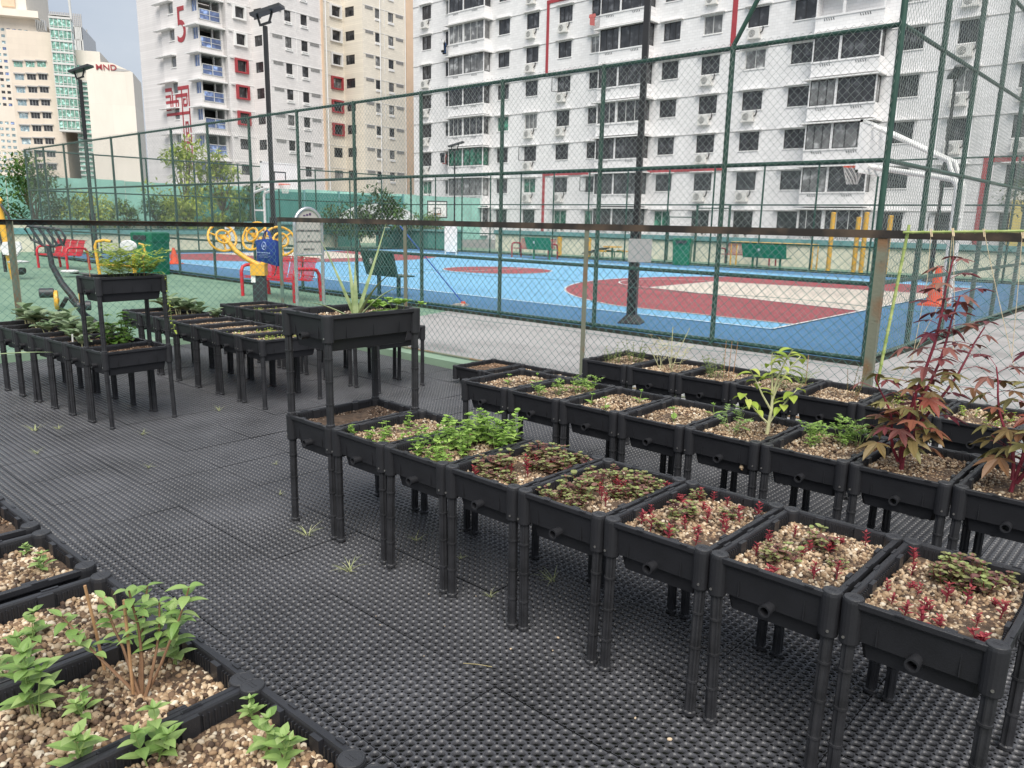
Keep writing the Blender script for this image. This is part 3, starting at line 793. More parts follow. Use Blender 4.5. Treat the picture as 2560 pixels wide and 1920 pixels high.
clumps(ROWA[5], [(-.06, .02, 1.), (-.02, -.17, .8), (.07, .13, .6), (-.13, .22, .6)], 'olive leafy clump in the planter with the most red shoots', 'clumps in the planter of red shoots')
shoots(ROWA[5], [(-.13, -.17), (-.08, -.19), (-.15, .15), (-.1, .2), (-.06, .24), (.0, .1), (.03, .02), (.02, .2), (.07, .22), (.14, .2), (.09, .03), (.06, -.1), (.1, -.18), (.02, -.24), (-.1, .1), (.12, .1), (.0, -.08), (-.04, .14), (-.16, -.06), (.14, -.05)], 'thin crimson seedling in the planter with the most red shoots', 'crimson seedlings in the third planter from the near end')
clumps(ROWA[6], [(.0, .1, .95), (-.05, -.11, .9), (.1, -.02, .45)], 'small olive leafy clump in the second planter from the near end', 'clumps in the second planter from the near end')
shoots(ROWA[6], [(-.13, -.12), (-.1, .12), (.03, .19), (.11, .22), (-.01, -.03), (.05, .07), (.08, -.16), (.13, -.1), (-.02, -.24), (.0, .02), (-.14, .0)], 'crimson seedling in the second planter from the near end', 'crimson seedlings in the second planter from the near end')
clumps(ROWA[7], [(.0, .2, 1.05), (.05, .14, 1.1), (-.04, .14, .9), (.08, .22, .8), (.02, .1, .7)], 'olive leafy clump at the back of the nearest planter', 'clumps in the nearest planter')
shoots(ROWA[7], [(-.15, .2), (-.13, .1), (-.1, .0), (-.14, -.1), (-.11, -.16), (-.03, -.12), (.0, -.02), (.05, .0), (.12, .06), (.14, -.02), (.1, -.12), (.03, -.2), (-.06, -.21), (.0, -.25), (.12, -.22), (-.07, -.05)], 'crimson seedling in the nearest planter', 'crimson seedlings in the nearest planter')

# -- second row
bud = [herb(160+i, .055, 1, .002, .04, .022, 2, leafm='leaf_mint', droop=.5, rs=.002, tilt=.2) for i in range(3)]
pars = [fine_herb(165+i, .09, 7, .02, 4, .014, 'leaf_mint', tilt=.6, sub=3, subL=.4) for i in range(3)]
plant('seedling', bud[0], 'two-leaved green seedling left in the end planter of the second row', 'seedling', in_planter(ROWB[0], -.03, -.03), 0, None, 1.3)
plant('seedling', bud[1], 'bushier green seedling right in the end planter of the second row', 'seedling', in_planter(ROWB[0], .1, .12), 1, None, 1.3)
for k, (x, y) in enumerate([(-.08, -.14), (-.02, -.02), (.05, .1), (.1, .18)]): plant('parsley_tuft', pars[k % 3], 'small parsley tuft in the planter with four tufts in a line', 'herb', in_planter(ROWB[1], x, y), k, 'parsley tufts in a line', 1.0+.1*k)
for k, (x, y) in enumerate([(-.12, -.1), (.02, -.14), (.06, .16)]): plant('seedling', bud[k], ['thin seedling nearest the left rim', 'thin pale seedling by the front rim', 'broad-leaved seedling at the back rim'][k] + ' of the pale gravel planter', 'seedling', in_planter(ROWB[2], x, y), k*2, None, 1.35)
plant('seedling', bud[0], 'lone seedling in the dark hollow of the gravel', 'seedling', in_planter(ROWB[3], .02, -.07), 2, None, 1.5)
plant('seedling', bud[2], 'thin dry seedling at the back of the planter with the dark hollow', 'seedling', in_planter(ROWB[3], .13, .18), 1, None, 1.3)
plant('coriander_plant', fine_herb(170, .2, 4, .02, 5, .02, 'leaf_basil', 'stem_green', tilt=.8, sub=5, subL=.35), 'feathery green herb left of the pale-stemmed pepper plant', 'herb', in_planter(ROWB[4], -.04, -.08), 1.)
def pepper():
    r = random.Random(9); S = MB(); Lf = MB()
    tr = [V3(0,0,0), V3(.004,.0,.05), V3(.012,.004,.11), V3(.012,.006,.16)]; S.path(tr, [.009, .008, .0075, .006], 8)
    ends = []
    for (d, L, fromz) in (((-.75, .1, .75), .2, 1), ((-.5, -.1, 1), .23, 2), ((.15, .05, 1), .26, 3), ((.7, .2, .8), .2, 1), ((.35, .3, 1), .24, 3), ((-.1, .2, 1), .22, 3)):
        pts = stalk(r, tr[fromz], V3(*d), L, 5, .12); S.path(pts, [.0052*(1-.55*k/5) for k in range(6)], 6); ends.append(pts)
    for pts in ends:
        for k in range(7):
            c, dd = along(pts, .45+.55*k/6); a = r.uniform(0, 6.3)
            leaf(Lf, c, V3(math.cos(a), math.sin(a), .1), r.uniform(.05, .1), r.uniform(.025, .046), droop=r.uniform(.9, 1.8), fold=.3, shape=OV)
    return [('stem', S.mesh('stem', 'stem_pale', True)), ('foliage', Lf.mesh('foliage', 'leaf_yellow'))]
plant('pepper_plant', pepper(), 'pale-stemmed pepper plant with drooping yellow-green leaves', 'plant', in_planter(ROWB[4], .085, .06), .7, None, 1.15)
for k, (x, y) in enumerate([(-.1, .06), (.0, .19), (-.06, -.02), (.05, .13), (.09, .2)]): plant('parsley_tuft', pars[k % 3], 'feathery parsley sprig in the planter left of the tallest red shrub', 'herb', in_planter(ROWB[5], x, y), k, 'parsley sprigs left of the red shrub', (1.6, 1.5, .8, 1., 1.4)[k])
plant('roselle_shrub', roselle(21, [(.12, .05, .95, 0), (.2, .08, .80, 0), (.42, .3, .66, .12), (-.3, -.12, .42, .1), (.1, -.3, .4, .1)]), 'tallest dark red maple-leaved shrub, rising against the chain link fence', 'shrub', in_planter(ROWB[6], -.055, -.085), 0.25)
plant('roselle_shrub', roselle(24, [(.08, .1, .74, 0), (-.25, .12, .52, .1), (.45, .1, .6, .1), (.25, -.25, .42, .1)]), 'shorter dark red maple-leaved shrub at the right edge', 'shrub', in_planter(ROWB[7], -.03, -.05), .4)

# -- fence row
wisp = [herb(180+i, .13, 9, .05, .03, .008, 6, leafm='leaf_dull', shape=LANC, tilt=.7, droop=.5, rs=.0013) for i in range(3)]
dry = [fine_herb(186, .22, 6, .06, 3, .014, 'leaf_straw', 'stem_pale', tilt=1.0, sub=5, subL=.4, rs=.0022), fine_herb(187, .2, 14, .08, 5, .012, 'leaf_dull', 'stem_green', tilt=.8, sub=4, subL=.35)]
plant('herb_clump', wisp[0], 'small wispy herb at the left of the first fence planter', 'herb', in_planter(ROWC[0], -.09, -.05), 0, None, 1.15)
plant('herb_clump', wisp[1], 'larger wispy herb at the back of the first fence planter', 'herb', in_planter(ROWC[0], .02, .12), 1, None, 1.45)
plant('dried_plant', dry[0], 'straw-coloured dried plant leaning over the second fence planter', 'plant', in_planter(ROWC[1], -.02, .02), 1.5, None, 1.35)
plant('herb_clump', wisp[2], 'bushy herb around thin sticks in the third fence planter', 'herb', in_planter(ROWC[2], -.03, .0), 0, None, 1.5)
plant('herb_clump', dry[1], 'feathery grey herb behind the pale-stemmed pepper plant', 'herb', in_planter(ROWC[3], .08, .0), 0, None, 1.0)
plant('rosemary_plant', herb(190, .2, 6, .03, .016, .004, 14, leafm='leaf_dull', stem='stem_brown', shape=LANC, tilt=.35, droop=.2, rs=.0018, rise=.9), 'twiggy rosemary beside the rusty fence post', 'herb', in_planter(ROWC[4], .08, -.03), 0, None, 1.2)
weed = [herb(191+i, .05, 6, .04, .02, .012, 3, leafm='leaf_yellow') for i in range(2)]
for k, (P, x, y) in enumerate([(ROWC[5], -.1, .1), (ROWC[5], .08, .0), (ROWC[6], -.1, .05), (ROWC[6], .05, -.08), (ROWC[6], .1, .12)]): plant('weed_tuft', weed[k % 2], 'low yellow-green weed in the mossy gravel behind the red shrubs', 'weed', in_planter(P, x, y), k, 'weeds behind the red shrubs', 1.2)
def stick(P, x, y, h, tx, ty, label, m='bamboo_dry', r=.0028, grp=None):
    b = MB(); b.path([(0,0,-.05), (tx*.5, ty*.5, h*.5), (tx, ty, h)], r, 6); o = b.build('plant_stake', m, None, True); o.location = in_planter(P, x, y); return tag(o, label, 'stake', grp)
stick(ROWC[1], -.06, .08, .32, .0, 0, 'upright pale stake in the second fence planter', 'stem_pale')
stick(ROWC[1], -.02, .0, .33, .12, .05, 'leaning pale stake in the second fence planter', 'stem_pale')
for k in range(3): stick(ROWC[2], -.02+.035*k, .06, .27, .01*k, .0, 'thin stake standing in the bushy herb of the third fence planter', 'bamboo_dry', .0022, 'thin stakes in the third fence planter')
stick(ROWC[3], .15, .1, .24, 0, 0, 'thin stake behind the pale-stemmed pepper plant', 'bamboo_dry', .0022)

# -- bottom left
bas = [herb(200+i, .15, 3, .03, .068, .032, 4, leafm='leaf_basil', shape=OV, tilt=.5, droop=.55, rs=.0026, small=.75, start=.3) for i in range(3)]
sml = [herb(206+i, .07, 2, .01, .045, .024, 3, leafm='leaf_basil', droop=.5, rs=.002) for i in range(3)]
plant('seedling', sml[0], 'tiny sprout left of the pair in the lower left planter', 'seedling', tuple(on_z(62, 1385, .56)), 0, None, .6)
plant('seedling', sml[1], 'tiny thin sprout right of the pair in the lower left planter', 'seedling', tuple(on_z(112, 1425, .56)), 0, None, .9)
plant('seedling', sml[2], 'small leafy sprout at the left in the planter behind the staked basil', 'seedling', tuple(on_z(75, 1600, .56)), 0, None, 1.1)
plant('basil_plant', bas[0], 'broad-leaved basil behind the tall stems at the left edge', 'herb', tuple(on_z(40, 1700, .56)), 1., None, .8)
plant('basil_plant', bas[1], 'broad-leaved basil clump at the left edge, lowest of its planter', 'herb', tuple(on_z(75, 1808, .56)), 2., None, .95)
plant('basil_plant', bas[2], 'broad-leaved basil at the bottom edge', 'herb', tuple(on_z(385, 1900, .56)), .4, None, .8)
plant('seedling', sml[0], 'broad sprout cut by the bottom edge', 'seedling', tuple(on_z(185, 1925, .56)), 0, None, 1.5)
plant('seedling', sml[1], 'bright sprout in the right bottom planter, upper of three', 'seedling', tuple(on_z(636, 1795, .56)), 0, None, .75)
plant('seedling', sml[2], 'bright sprout in the right bottom planter, left of the lower two', 'seedling', tuple(on_z(655, 1885, .56)), 0, None, 1.15)
plant('seedling', sml[0], 'bright sprout in the right bottom planter, right of the lower two', 'seedling', tuple(on_z(700, 1908, .56)), 0, None, 1.2)
plant('seedling', sml[1], 'pale wilting sprout in front of the staked basil', 'seedling', tuple(on_z(215, 1790, .56)), 0, None, .95)
def tall_basil():
    r = random.Random(31); S = MB(); Lf = MB()
    for (p, d, L) in (((0, 0), (-.75, .25, .85), .25), ((.005, 0), (-.45, .1, 1), .24), ((.01, .0), (.15, .1, 1), .27), ((.015, 0), (.55, .12, 1), .27), ((.02, -.01), (.3, .3, 1), .22), ((0, .01), (-.15, .4, .9), .24)):
        pts = stalk(r, V3(p[0], p[1], 0), V3(*d), L, 6, .1, .06); S.path(pts, [.0042*(1-.5*k/6) for k in range(7)], 6)
        for k in range(7):
            c, dd = along(pts, .55+.45*k/6); a = r.uniform(0, 6.3)
            for m in (0, PI): leaf(Lf, c, V3(math.cos(a+m), math.sin(a+m), r.uniform(-.1, .6)), r.uniform(.03, .058), r.uniform(.016, .027), droop=r.uniform(.5, 1.3), shape=OV)
    return [('stem', S.mesh('stem', 'stem_brown', True)), ('foliage', Lf.mesh('foliage', 'leaf_basil'))]
plant('basil_plant', tall_basil(), 'leggy brown-stemmed basil tied to the stakes', 'herb', tuple(on_z(345, 1740, .56)), .75)
plant('basil_plant', herb(215, .2, 2, .01, .07, .033, 5, leafm='leaf_basil', droop=.5, rs=.003, tilt=.2, start=.15), 'upright basil at the far rim of the staked planter', 'herb', tuple(on_z(432, 1660, .56)), .4, None, .95)
def cane(px, py, tx, ty, label):
    a = on_z(px, py, .54); h = over(tx, ty, a); b = MB(); d = ray(tx, ty); t = math.hypot(a[0], a[1])/math.hypot(d[0], d[1]); q = CAM+d*t
    b.path([a-np.array([0,0,.02]), (a+q)/2, q], .0036, 7); o = b.build('plant_stake', 'bamboo_dry', None, True); tag(o, label, 'stake')
cane(336, 1760, 310, 1500, 'brown cane right of the pair in the staked basil planter')
cane(268, 1695, 212, 1464, 'brown cane left of the pair in the staked basil planter')

# -- aloe tower
def aloe():
    b = MB(); r = random.Random(5)
    for (az, el, L, bend) in ((150, 62, .52, .22), (100, 80, .34, -.05), (60, 62, .62, -.12), (20, 46, .36, .95), (185, 28, .30, .55), (330, 55, .42, .9), (120, 72, .42, .1)):
        p = V3(0, 0, -.02); d = V3(math.cos(rad(az))*math.cos(rad(el)), math.sin(rad(az))*math.cos(rad(el)), math.sin(rad(el)))
        n = 11; L0 = len(b.v); loops = []
        for i in range(n+1):
            t = i/n; w = .0155*(1-t**1.5)+.0008; th = w*.42
            s = d.cross(V3(0,0,1)).normalized(); nn = s.cross(d).normalized()
            loops.append([p - s*w + nn*th*.6, p - s*w*.5 - nn*th*.5, p - nn*th*.9, p + s*w*.5 - nn*th*.5, p + s*w + nn*th*.6, p + nn*th*.12])
            p = p + d*(L/n); d = (d - V3(0,0,1)*(bend*1.6*t/n*1.4)).normalized()
        b.loft(loops)
    return [('leaf_rosette', b.mesh('leaf_rosette', 'aloe_skin', True))]
z2 = .556+.566
plant('aloe_plant', aloe(), 'long-leaved aloe on the top tray of the tower', 'plant', in_planter(ROWA[0], .03, .0, z2), rad(42), None, .92)
plant('melon_vine', herb(230, .09, 14, .09, .055, .055, 2, leafm='leaf_mint', shape=(.3, 1, 1, .9, .6, .1), tilt=1.6, droop=.6, rise=.3, small=.9), 'sprawling round-leaved vine beside the aloe on the top tray', 'vine', in_planter(ROWA[0], .1, .2, z2), 0)
# -- herb tower, left rows
plant('feathery_herb', fine_herb(240, .27, 30, .14, 6, .03, 'leaf_yellow', 'stem_green', tilt=.75, sub=6, subL=.42), 'yellow-green feathery herb filling the top tray of the left tower', 'herb', in_planter(ROWF[0], .02, .06, z2), .3, None, 1.)
def trail():
    r = random.Random(8); S = MB(); Lf = MB()
    pts = [V3(-.03,-.02,.06), V3(.03,.0,.07), V3(.06,.01,.0), V3(.055,.02,-.12), V3(.075,.01,-.24), V3(.07,.03,-.34), V3(.10,.02,-.42)]
    S.path(pts, .0014, 5)
    for k in range(46):
        c, dd = along(pts, k/45); a = r.uniform(0, 6.3); leaf(Lf, c, V3(math.cos(a), math.sin(a), r.uniform(-.5, .4)), .026*r.uniform(.7, 1.3), .016*r.uniform(.7, 1.3), droop=.8, shape=OV)
    return [('stem', S.mesh('stem', 'stem_green', True)), ('foliage', Lf.mesh('foliage', 'leaf_yellow'))]
plant('trailing_vine', trail(), 'leafy shoot hanging over the right corner of the left tower', 'vine', in_planter(ROWF[0], .17, .24, z2), .7)
for k, (x, y) in enumerate([(-.12, -.22), (.12, .14)]): stick(ROWF[0], x, y, .2, 0, 0, ['thin stake at the left of the feathery herb', 'thin stake at the right of the feathery herb'][k], 'bamboo_dry', .0025).location.z += .566
plant('celery_bush', herb(250, .24, 16, .09, .07, .055, 4, leafm='leaf_bush', tilt=.7, droop=.9, rs=.003, shape=BROAD), 'dense green leafy bush under the left tower', 'plant', in_planter(ROWF[1], .0, .1), 0, None, 1.05)
brass = [herb(260+i, .13, 4, .03, .13, .10, 2, leafm='leaf_grey', stem='stem_pale', shape=BROAD, tilt=.5, droop=.7, rs=.005, start=.6, rise=.8, small=.8, top=False, fold=.35) for i in range(4)]
for k, (i, x, y, s) in enumerate([(2, .0, -.1, .9), (2, .06, .16, 1.), (3, .0, .02, 1.1), (3, -.08, .2, .9), (4, .02, -.08, .8), (4, .0, .14, 1.1), (5, .0, .0, 1.25), (5, .05, .2, 1.1), (6, .0, .05, 1.3), (1, -.1, -.18, .6)]):
    plant('cabbage_seedling', brass[k % 4], 'broad grey-green leafy plant in the left rows', 'plant', in_planter(ROWF[i], x, y), k*1.3, 'broad-leaved plants on the left', s)
for k, (i, x, y, s) in enumerate([(5, -.1, .1, 1.15), (5, .05, .15, 1.2), (5, .12, .2, .9), (6, .0, .1, 1.2), (6, .1, .2, 1.), (4, .12, .22, .8)]):
    plant('cabbage_seedling', brass[(k+1) % 4], 'thick-stemmed greens in the middle left row behind the herb tower', 'plant', in_planter(ROWG[i], x, y), k*1.7, 'thick-stemmed greens behind the herb tower', s)
tiny = [herb(270+i, .025, 1, .001, .024, .013, 1, leafm='leaf_yellow', droop=.3, top=True) for i in range(3)]
for (P, n, lab, gp) in ((ROWG[0], 26, 'tiny yellow-green seedling in the near end planter of the middle left row', 'seedlings in the near end planter of the middle left row'), (ROWG[1], 20, 'tiny yellow-green seedling in the second planter of the middle left row', 'seedlings in the second planter of the middle left row'),
                       (ROWI[1], 14, 'seedling in the second planter of the back left row', 'seedlings in the second planter of the back left row'), (ROWI[2], 12, 'seedling in the third planter of the back left row', 'seedlings in the third planter of the back left row'), (ROWI[3], 8, 'seedling in the fourth planter of the back left row', 'seedlings in the fourth planter of the back left row')):
    for k, (x, y) in enumerate(scatter(P, n, .14, .23, .035)): plant('tiny_seedling', tiny[k % 3], lab, 'seedling', in_planter(P, x, y), k, gp, 1.3)
lab_ = MB().box(-.008, .008, -.001, .001, 0, .11); o = lab_.build('plant_marker', 'white_paint'); o.location = in_planter(ROWF[2], .14, -.2); o.rotation_euler = (.2, .25, .5); tag(o, 'white plastic plant marker beside the broad grey-green leaves', 'plant marker')
# long leaf blade reaching in at the left edge
bl = MB(); leaf(bl, V3(0,0,0), V3(.9,.2,.1), .34, .032, droop=.1, n=6, shape=(.8, 1, .9, .6, 0)); o = bl.build('aloe_leaf', 'aloe_skin'); q = on_plane(-40, 890, (-3.2, 1.0), (1, 0)); o.location = (q[0], q[1], q[2]); o.rotation_euler = (0, 0, .55); tag(o, 'single pale green leaf blade reaching in at the left edge', 'leaf')

# -- grass tufts growing through the mat
tg = []
for s in range(3):
    r = random.Random(300+s); b = MB()
    for k in range(16):
        a = r.uniform(0, 6.3); leaf(b, V3(r.uniform(-.015, .015), r.uniform(-.015, .015), -.01), V3(math.cos(a)*.8, math.sin(a)*.8, r.uniform(.35, 1.1)), r.uniform(.06, .14), .004, droop=r.uniform(.2, 1.1), shape=(1, 1, .8, .5, 0))
    tg.append(b.mesh('grass_tuft', 'grass_blade'))
for k, (px, py, s) in enumerate([(88, 1075, 1.3), (145, 1072, .8), (355, 1085, .9), (92, 1133, .8), (372, 1168, .7), (548, 1025, .8), (768, 1335, 1.2), (872, 1425, 1.2), (700, 1235, .6), (1040, 1350, .8), (1150, 1395, .6), (1380, 1450, 1.1), (1225, 1490, .6), (690, 1160, .5)]):
    p = on_z(px, py, 0); o = link('grass_tuft', tg[k % 3], None, tuple(p)); o.scale = (s*.7,)*3; o.rotation_euler = (0, 0, k*1.1); tag(o, 'thin grass tuft growing up through the black mat', 'grass tuft', 'grass tufts in the mat')
bb = MB(); v, f = ico(2)
chips = []
for k, (px, py, s) in enumerate([(1395, 1594, 1.2), (1277, 1622, .9), (1382, 1626, .8), (1072, 1485, .7), (1674, 1848, 1.6), (1588, 1795, 1.), (950, 1562, .6), (1190, 1490, .6), (940, 1540, .5), (1112, 1565, .5), (1060, 1640, .5)]):
    if not chips:
        me = np_mesh('pebble', v*(.006, .004, .0035), f, 'gravel_tan', True); chips.append(me)
    o = link('pebble', chips[0], None, tuple(on_z(px, py, .001))); o.scale = (s,)*3; o.rotation_euler = (0, 0, k); tag(o, 'pale pebble dropped on the black mat', 'pebble', 'pebbles dropped on the mat')
t_ = MB(); a, c = on_z(1158, 1658, .004), on_z(1230, 1667, .004); t_.path([a, (a+c)/2+np.array([0,0,.003]), c], .0014, 5); tag(t_.build('straw', 'leaf_straw'), 'pale dry straw lying on the black mat', 'straw')
sn = MB(); sn.lathe([(.002, -.014), (.010, -.006), (.012, .002), (.007, .010), (.001, .014)], (0,0,0), 12, axis='x'); sn.path([(.002,-.004,.0), (.012,-.010,.003), (.016,-.004,.004)], [.006,.005,.002], 8)
o = sn.build('snail', 'gravel_tan', None, True); q = ROWB[4].location; o.location = (q.x+.11, q.y-PD/2+.043, .452); o.rotation_euler = (0, 1.2, 0); tag(o, 'small brown snail stuck low on the front of the pepper planter', 'snail')

# ---------------------------------------------------------------- chain link
def chain_mb(L, z0, z1, w, h, r, seed=0, wave=.006, nside=3):
    """panel of zigzag wires hooked into one another, along x from 0 to L"""
    rng = np.random.default_rng(seed); n = int(round(L/w)); w = L/n; m = int((z1-z0)/(h/2)); hh = (z1-z0)/m
    V = []; F = []; off = 0
    k = np.arange(nside)*2*PI/nside
    ph = rng.uniform(0, 6, 4)
    for i in range(n+1):
        z = z0 + hh*np.arange(m+1)
        x = i*w + np.where((np.arange(m+1)+i) % 2 == 0, -w/2, w/2)*1.03
        x = np.clip(x, 0, L)
        y = wave*(np.sin(x*2.1+ph[0])*np.sin(z*1.7+ph[1])) + np.where(np.arange(m+1) % 2 == 0, r*.8, -r*.8)
        x = x + .004*np.sin(z*3.1+ph[2]+x*2) ; zz = z + .005*np.sin(x*4+ph[3])
        P = np.stack([x, y, zz], 1)
        ring = P[:, None, :] + np.stack([r*1.1*np.cos(k), r*np.sin(k), np.zeros(nside)], 1)[None]
        V.append(ring.reshape(-1, 3))
        a = np.arange(m)[:, None]*nside + np.arange(nside)[None]; b = np.arange(m)[:, None]*nside + (np.arange(nside)[None]+1) % nside
        F.append((np.stack([a, b, b+nside, a+nside], -1)).reshape(-1, 4) + off); off += (m+1)*nside
    return np.concatenate(V), np.concatenate(F)
def chain_mesh(name, mat, *a, **k):
    V, F = chain_mb(*a, **k); return np_mesh(name, V, F, mat, False)

# court fence: near long side, right end (tall), far long side, left end
NB = 15; SP = (CX1-CX0)/NB
HC = 3.93
panel = chain_mesh('mesh_panel', 'wire_green', SP, .06, HC+.03, .050, .104, .0025, seed=2)
post_me = MB().path([(0,0,-.03), (0,0,HC)], .034, 12).mesh('post', 'fence_green', True)
rail_me = MB().path([(0,0,0), (SP,0,0)], .028, 10).mesh('rail', 'fence_green', True)
tie = MB()
for k in range(int(SP/.12)):
    x = .06+k*.12; tie.path([(x-.02, .03, -.028), (x-.008, -.031, -.012), (x+.006, -.02, .028), (x+.016, .028, .016), (x+.022, .034, -.02)], .004, 4)
tie_me = tie.mesh('wire_ties', 'fence_green')
kerb_me = MB().box(0, SP, -.05, .05, -.034, .012).mesh('kerb', 'g_under')
def court_side(label, loc, rz, n, rails, post=post_me, ties=True, pan=panel, skip0=False):
    t = thing('court_fence', label, 'fence', loc, rz)
    for i in range(n+1):
        if not (skip0 and i == 0): link('post', post, t, (i*SP, 0, 0))
    for i in range(n):
        for z in rails: link('rail', rail_me, t, (i*SP, 0, z))
        link('mesh_panel', pan, t, (i*SP, .036, 0))
        if ties: link('wire_ties', tie_me, t, (i*SP, 0, rails[-1])); 
        link('kerb', kerb_me, t, (i*SP, 0, 0))
    return t
RZ = (.055, .975, 2.42, 3.9)
court_side('long green chain link court fence nearest the planters, two rails across it', (CX1, CY0, 0), PI, NB, RZ, skip0=True)
nf = 9; sp2 = (CY1-CY0)/nf
court_side('far long green chain link fence in front of the pale wall', (CX0, CY1, 0), 0, NB, RZ, ties=False)
court_side('green chain link fence at the far left end of the court', (CX0, CY0+.35, 0), PI/2, 9, RZ, ties=False)
HT = 7.6
tall_post = MB().path([(0,0,-.03), (0,0,HT)], .037, 12).mesh('post', 'fence_green', True)
tall_pan_ = None if True else chain_mesh('mesh_panel', 'wire_green', SP, .06, HT, .050, .104, .0025, seed=4, wave=.03)
SPE = (CY1-CY0)/11
tall_panE = chain_mesh('mesh_panel', 'wire_green', SPE, .06, HT, .050, .104, .0025, seed=4, wave=.03)
tf = thing('court_fence', 'tall green chain link fence closing the right end of the court', 'fence', (CX1, CY0, 0), PI/2)
for i in range(12):
    if i: link('post', tall_post, tf, (i*SPE, 0, 0))
link('corner_post', tall_post, tf, (0, 0, 0))
for i in range(11):
    for z in (.055, .975, 2.42, 3.9, 5.22, 7.5): link('rail', rail_me, tf, (i*SPE, 0, z)).scale = (SPE/SP, 1, 1)
    link('mesh_panel', tall_panE, tf, (i*SPE, -.036, 0)); link('kerb', kerb_me, tf, (i*SPE, 0, 0)).scale = (SPE/SP, 1, 1)
br = MB(); br.path([(0, SP, 3.93), (0, .06, 7.5)], .03, 10); br.build('brace', 'fence_green', tf, True)

# near chain link fence on its green kerb
NFY = 5.98
def near_fence():
    t = thing('chain_link_fence', 'low chain link fence with rusty angle-iron posts behind the planters', 'fence', (-9.95, NFY, 0), rad(1.6))
    xs = [0., 2.66, 5.32, 8.03, 10.74, 13.4]
    mats = ['post_teal', 'rust_steel', 'rust_steel', 'rust_steel', 'rust_steel', 'rust_steel']
    for i, x in enumerate(xs):
        w = (.075, .05, .05, .07, .06, .06)[i]; b = MB()
        b.box(x-w/2, x+w/2, -.006, 0, -.03, 1.60); b.box(x-w/2 if i != 3 else x+w/2-.007, x-w/2+.006 if i != 3 else x+w/2, 0, .05, -.03, 1.60)
        for z in (.5, .95, 1.4): b.lathe([(.006, -.009), (.006, -.006)], (x+.01, 0, z), 8, axis='y')
        b.build('post', mats[i], t)
    for i in range(5):
        b = MB(); x0, x1 = xs[i]-.035 if i == 0 else xs[i], xs[i+1]
        b.box(x0, x1, -.012, -.0065, 1.565, 1.625); b.box(x0, x1, -.0065, .05, 1.619, 1.625)
        b.build('top_rail', 'rail_steel', t)
        b = MB(); b.path([(x0, .0, .09), (x1, 0, .09)], .012, 6); b.build('bottom_rail', 'rust_steel', t)
        link('mesh_panel', chain_mesh('mesh_panel', 'wire_teal', xs[i+1]-xs[i], .08, 1.60, .047, .088, .0023, seed=20+i, wave=.02), t, (xs[i], .012, 0))
        for z in (1.05, .55):
            b = MB(); b.path([(x0+(x1-x0)*q/6, .016, z+.012*math.sin(q*1.3+i)) for q in range(7)], .0018, 4); b.build('tension_wire', 'wire_teal', t)
near_fence()
def left_fence():
    t = thing('chain_link_fence', 'low chain link fence along the left side of the mat with a darker top rail', 'fence', (-9.99, NFY-.06, 0), rad(-91))
    xs = [0., 3.25, 6.5, 9.5]
    for i, x in enumerate(xs):
        if i: 
            b = MB(); b.box(x-.03, x+.03, -.006, 0, -.03, 1.53); b.box(x-.03, x-.024, 0, .05, -.03, 1.53); b.build('post', 'rust_steel', t)
    for i in range(3):
        b = MB(); b.box(xs[i], xs[i+1], -.012, -.0065, 1.485, 1.545); b.box(xs[i], xs[i+1], -.0065, .05, 1.539, 1.545); b.build('top_rail', 'rail_steel', t)
        link('mesh_panel', chain_mesh('mesh_panel', 'wire_teal', xs[i+1]-xs[i], .08, 1.52, .047, .088, .0023, seed=40+i, wave=.02), t, (xs[i], .012, 0))
left_fence()
k = MB(); k.box(-10.2, 5, 5.87, 6.12, -.034, .07); struct('kerb', k, 'kerb_green')
k = MB(); k.box(-10.2, -9.84, -6, 5.868, -.034, .07); struct('kerb', k, 'kerb_green')

# bamboo trellis and strings on the near fence
def bamboo(name, p, q, r, label):
    b = MB(); P = [np.array(p)+(np.array(q)-np.array(p))*t for t in np.linspace(0, 1, 15)]
    b.path([tuple(x) for x in P], r, 8)
    for x in P[1:-1]:
        d = (np.array(q)-np.array(p)); d = d/np.linalg.norm(d); b.path([tuple(x-d*.006), tuple(x+d*.006)], r*1.25, 8)
    tag(b.build(name, 'bamboo_green', None, True), label, 'bamboo')
FP, FD = (-9.95, NFY-.05), (math.cos(rad(1.6)), math.sin(rad(1.6)))
fp = lambda x, y, off=0.: on_plane(x, y, (FP[0], FP[1]-off), FD)
bamboo('bamboo_pole', fp(2192, 966, .1), fp(2273, 562), .011, 'leaning green bamboo pole beside the rusty corner post')
bamboo('bamboo_pole', fp(2258, 581, .03), fp(2640, 577, .03), .009, 'thin green bamboo rod tied along the top rail')
for k, P in enumerate([[(2328, 578), (2318, 700), (2280, 900)], [(2382, 576), (2368, 720), (2245, 960)], [(2383, 577), (2386, 760), (2383, 885)], [(2460, 578), (2490, 720), (2535, 915)], [(2556, 582), (2545, 720), (2530, 890)]]):
    b = MB(); b.path([tuple(fp(x, y, .06 if i else .035)) for i, (x, y) in enumerate(P)], .0022, 5)
    for q in range(2): b.path([tuple(fp(P[0][0]-3+q*4, P[0][1]-6, .03)), tuple(fp(P[0][0]+q*3, P[0][1]+14, .05))], .003, 5)
    tag(b.build('string', 'twine', None, True), ['short twine tied left on the bamboo rod', 'twine slanting down left from the bamboo rod', 'twine hanging straight behind the tallest red shrub', 'twine slanting right to the shorter red shrub', 'twine at the right end of the bamboo rod'][k], 'string')

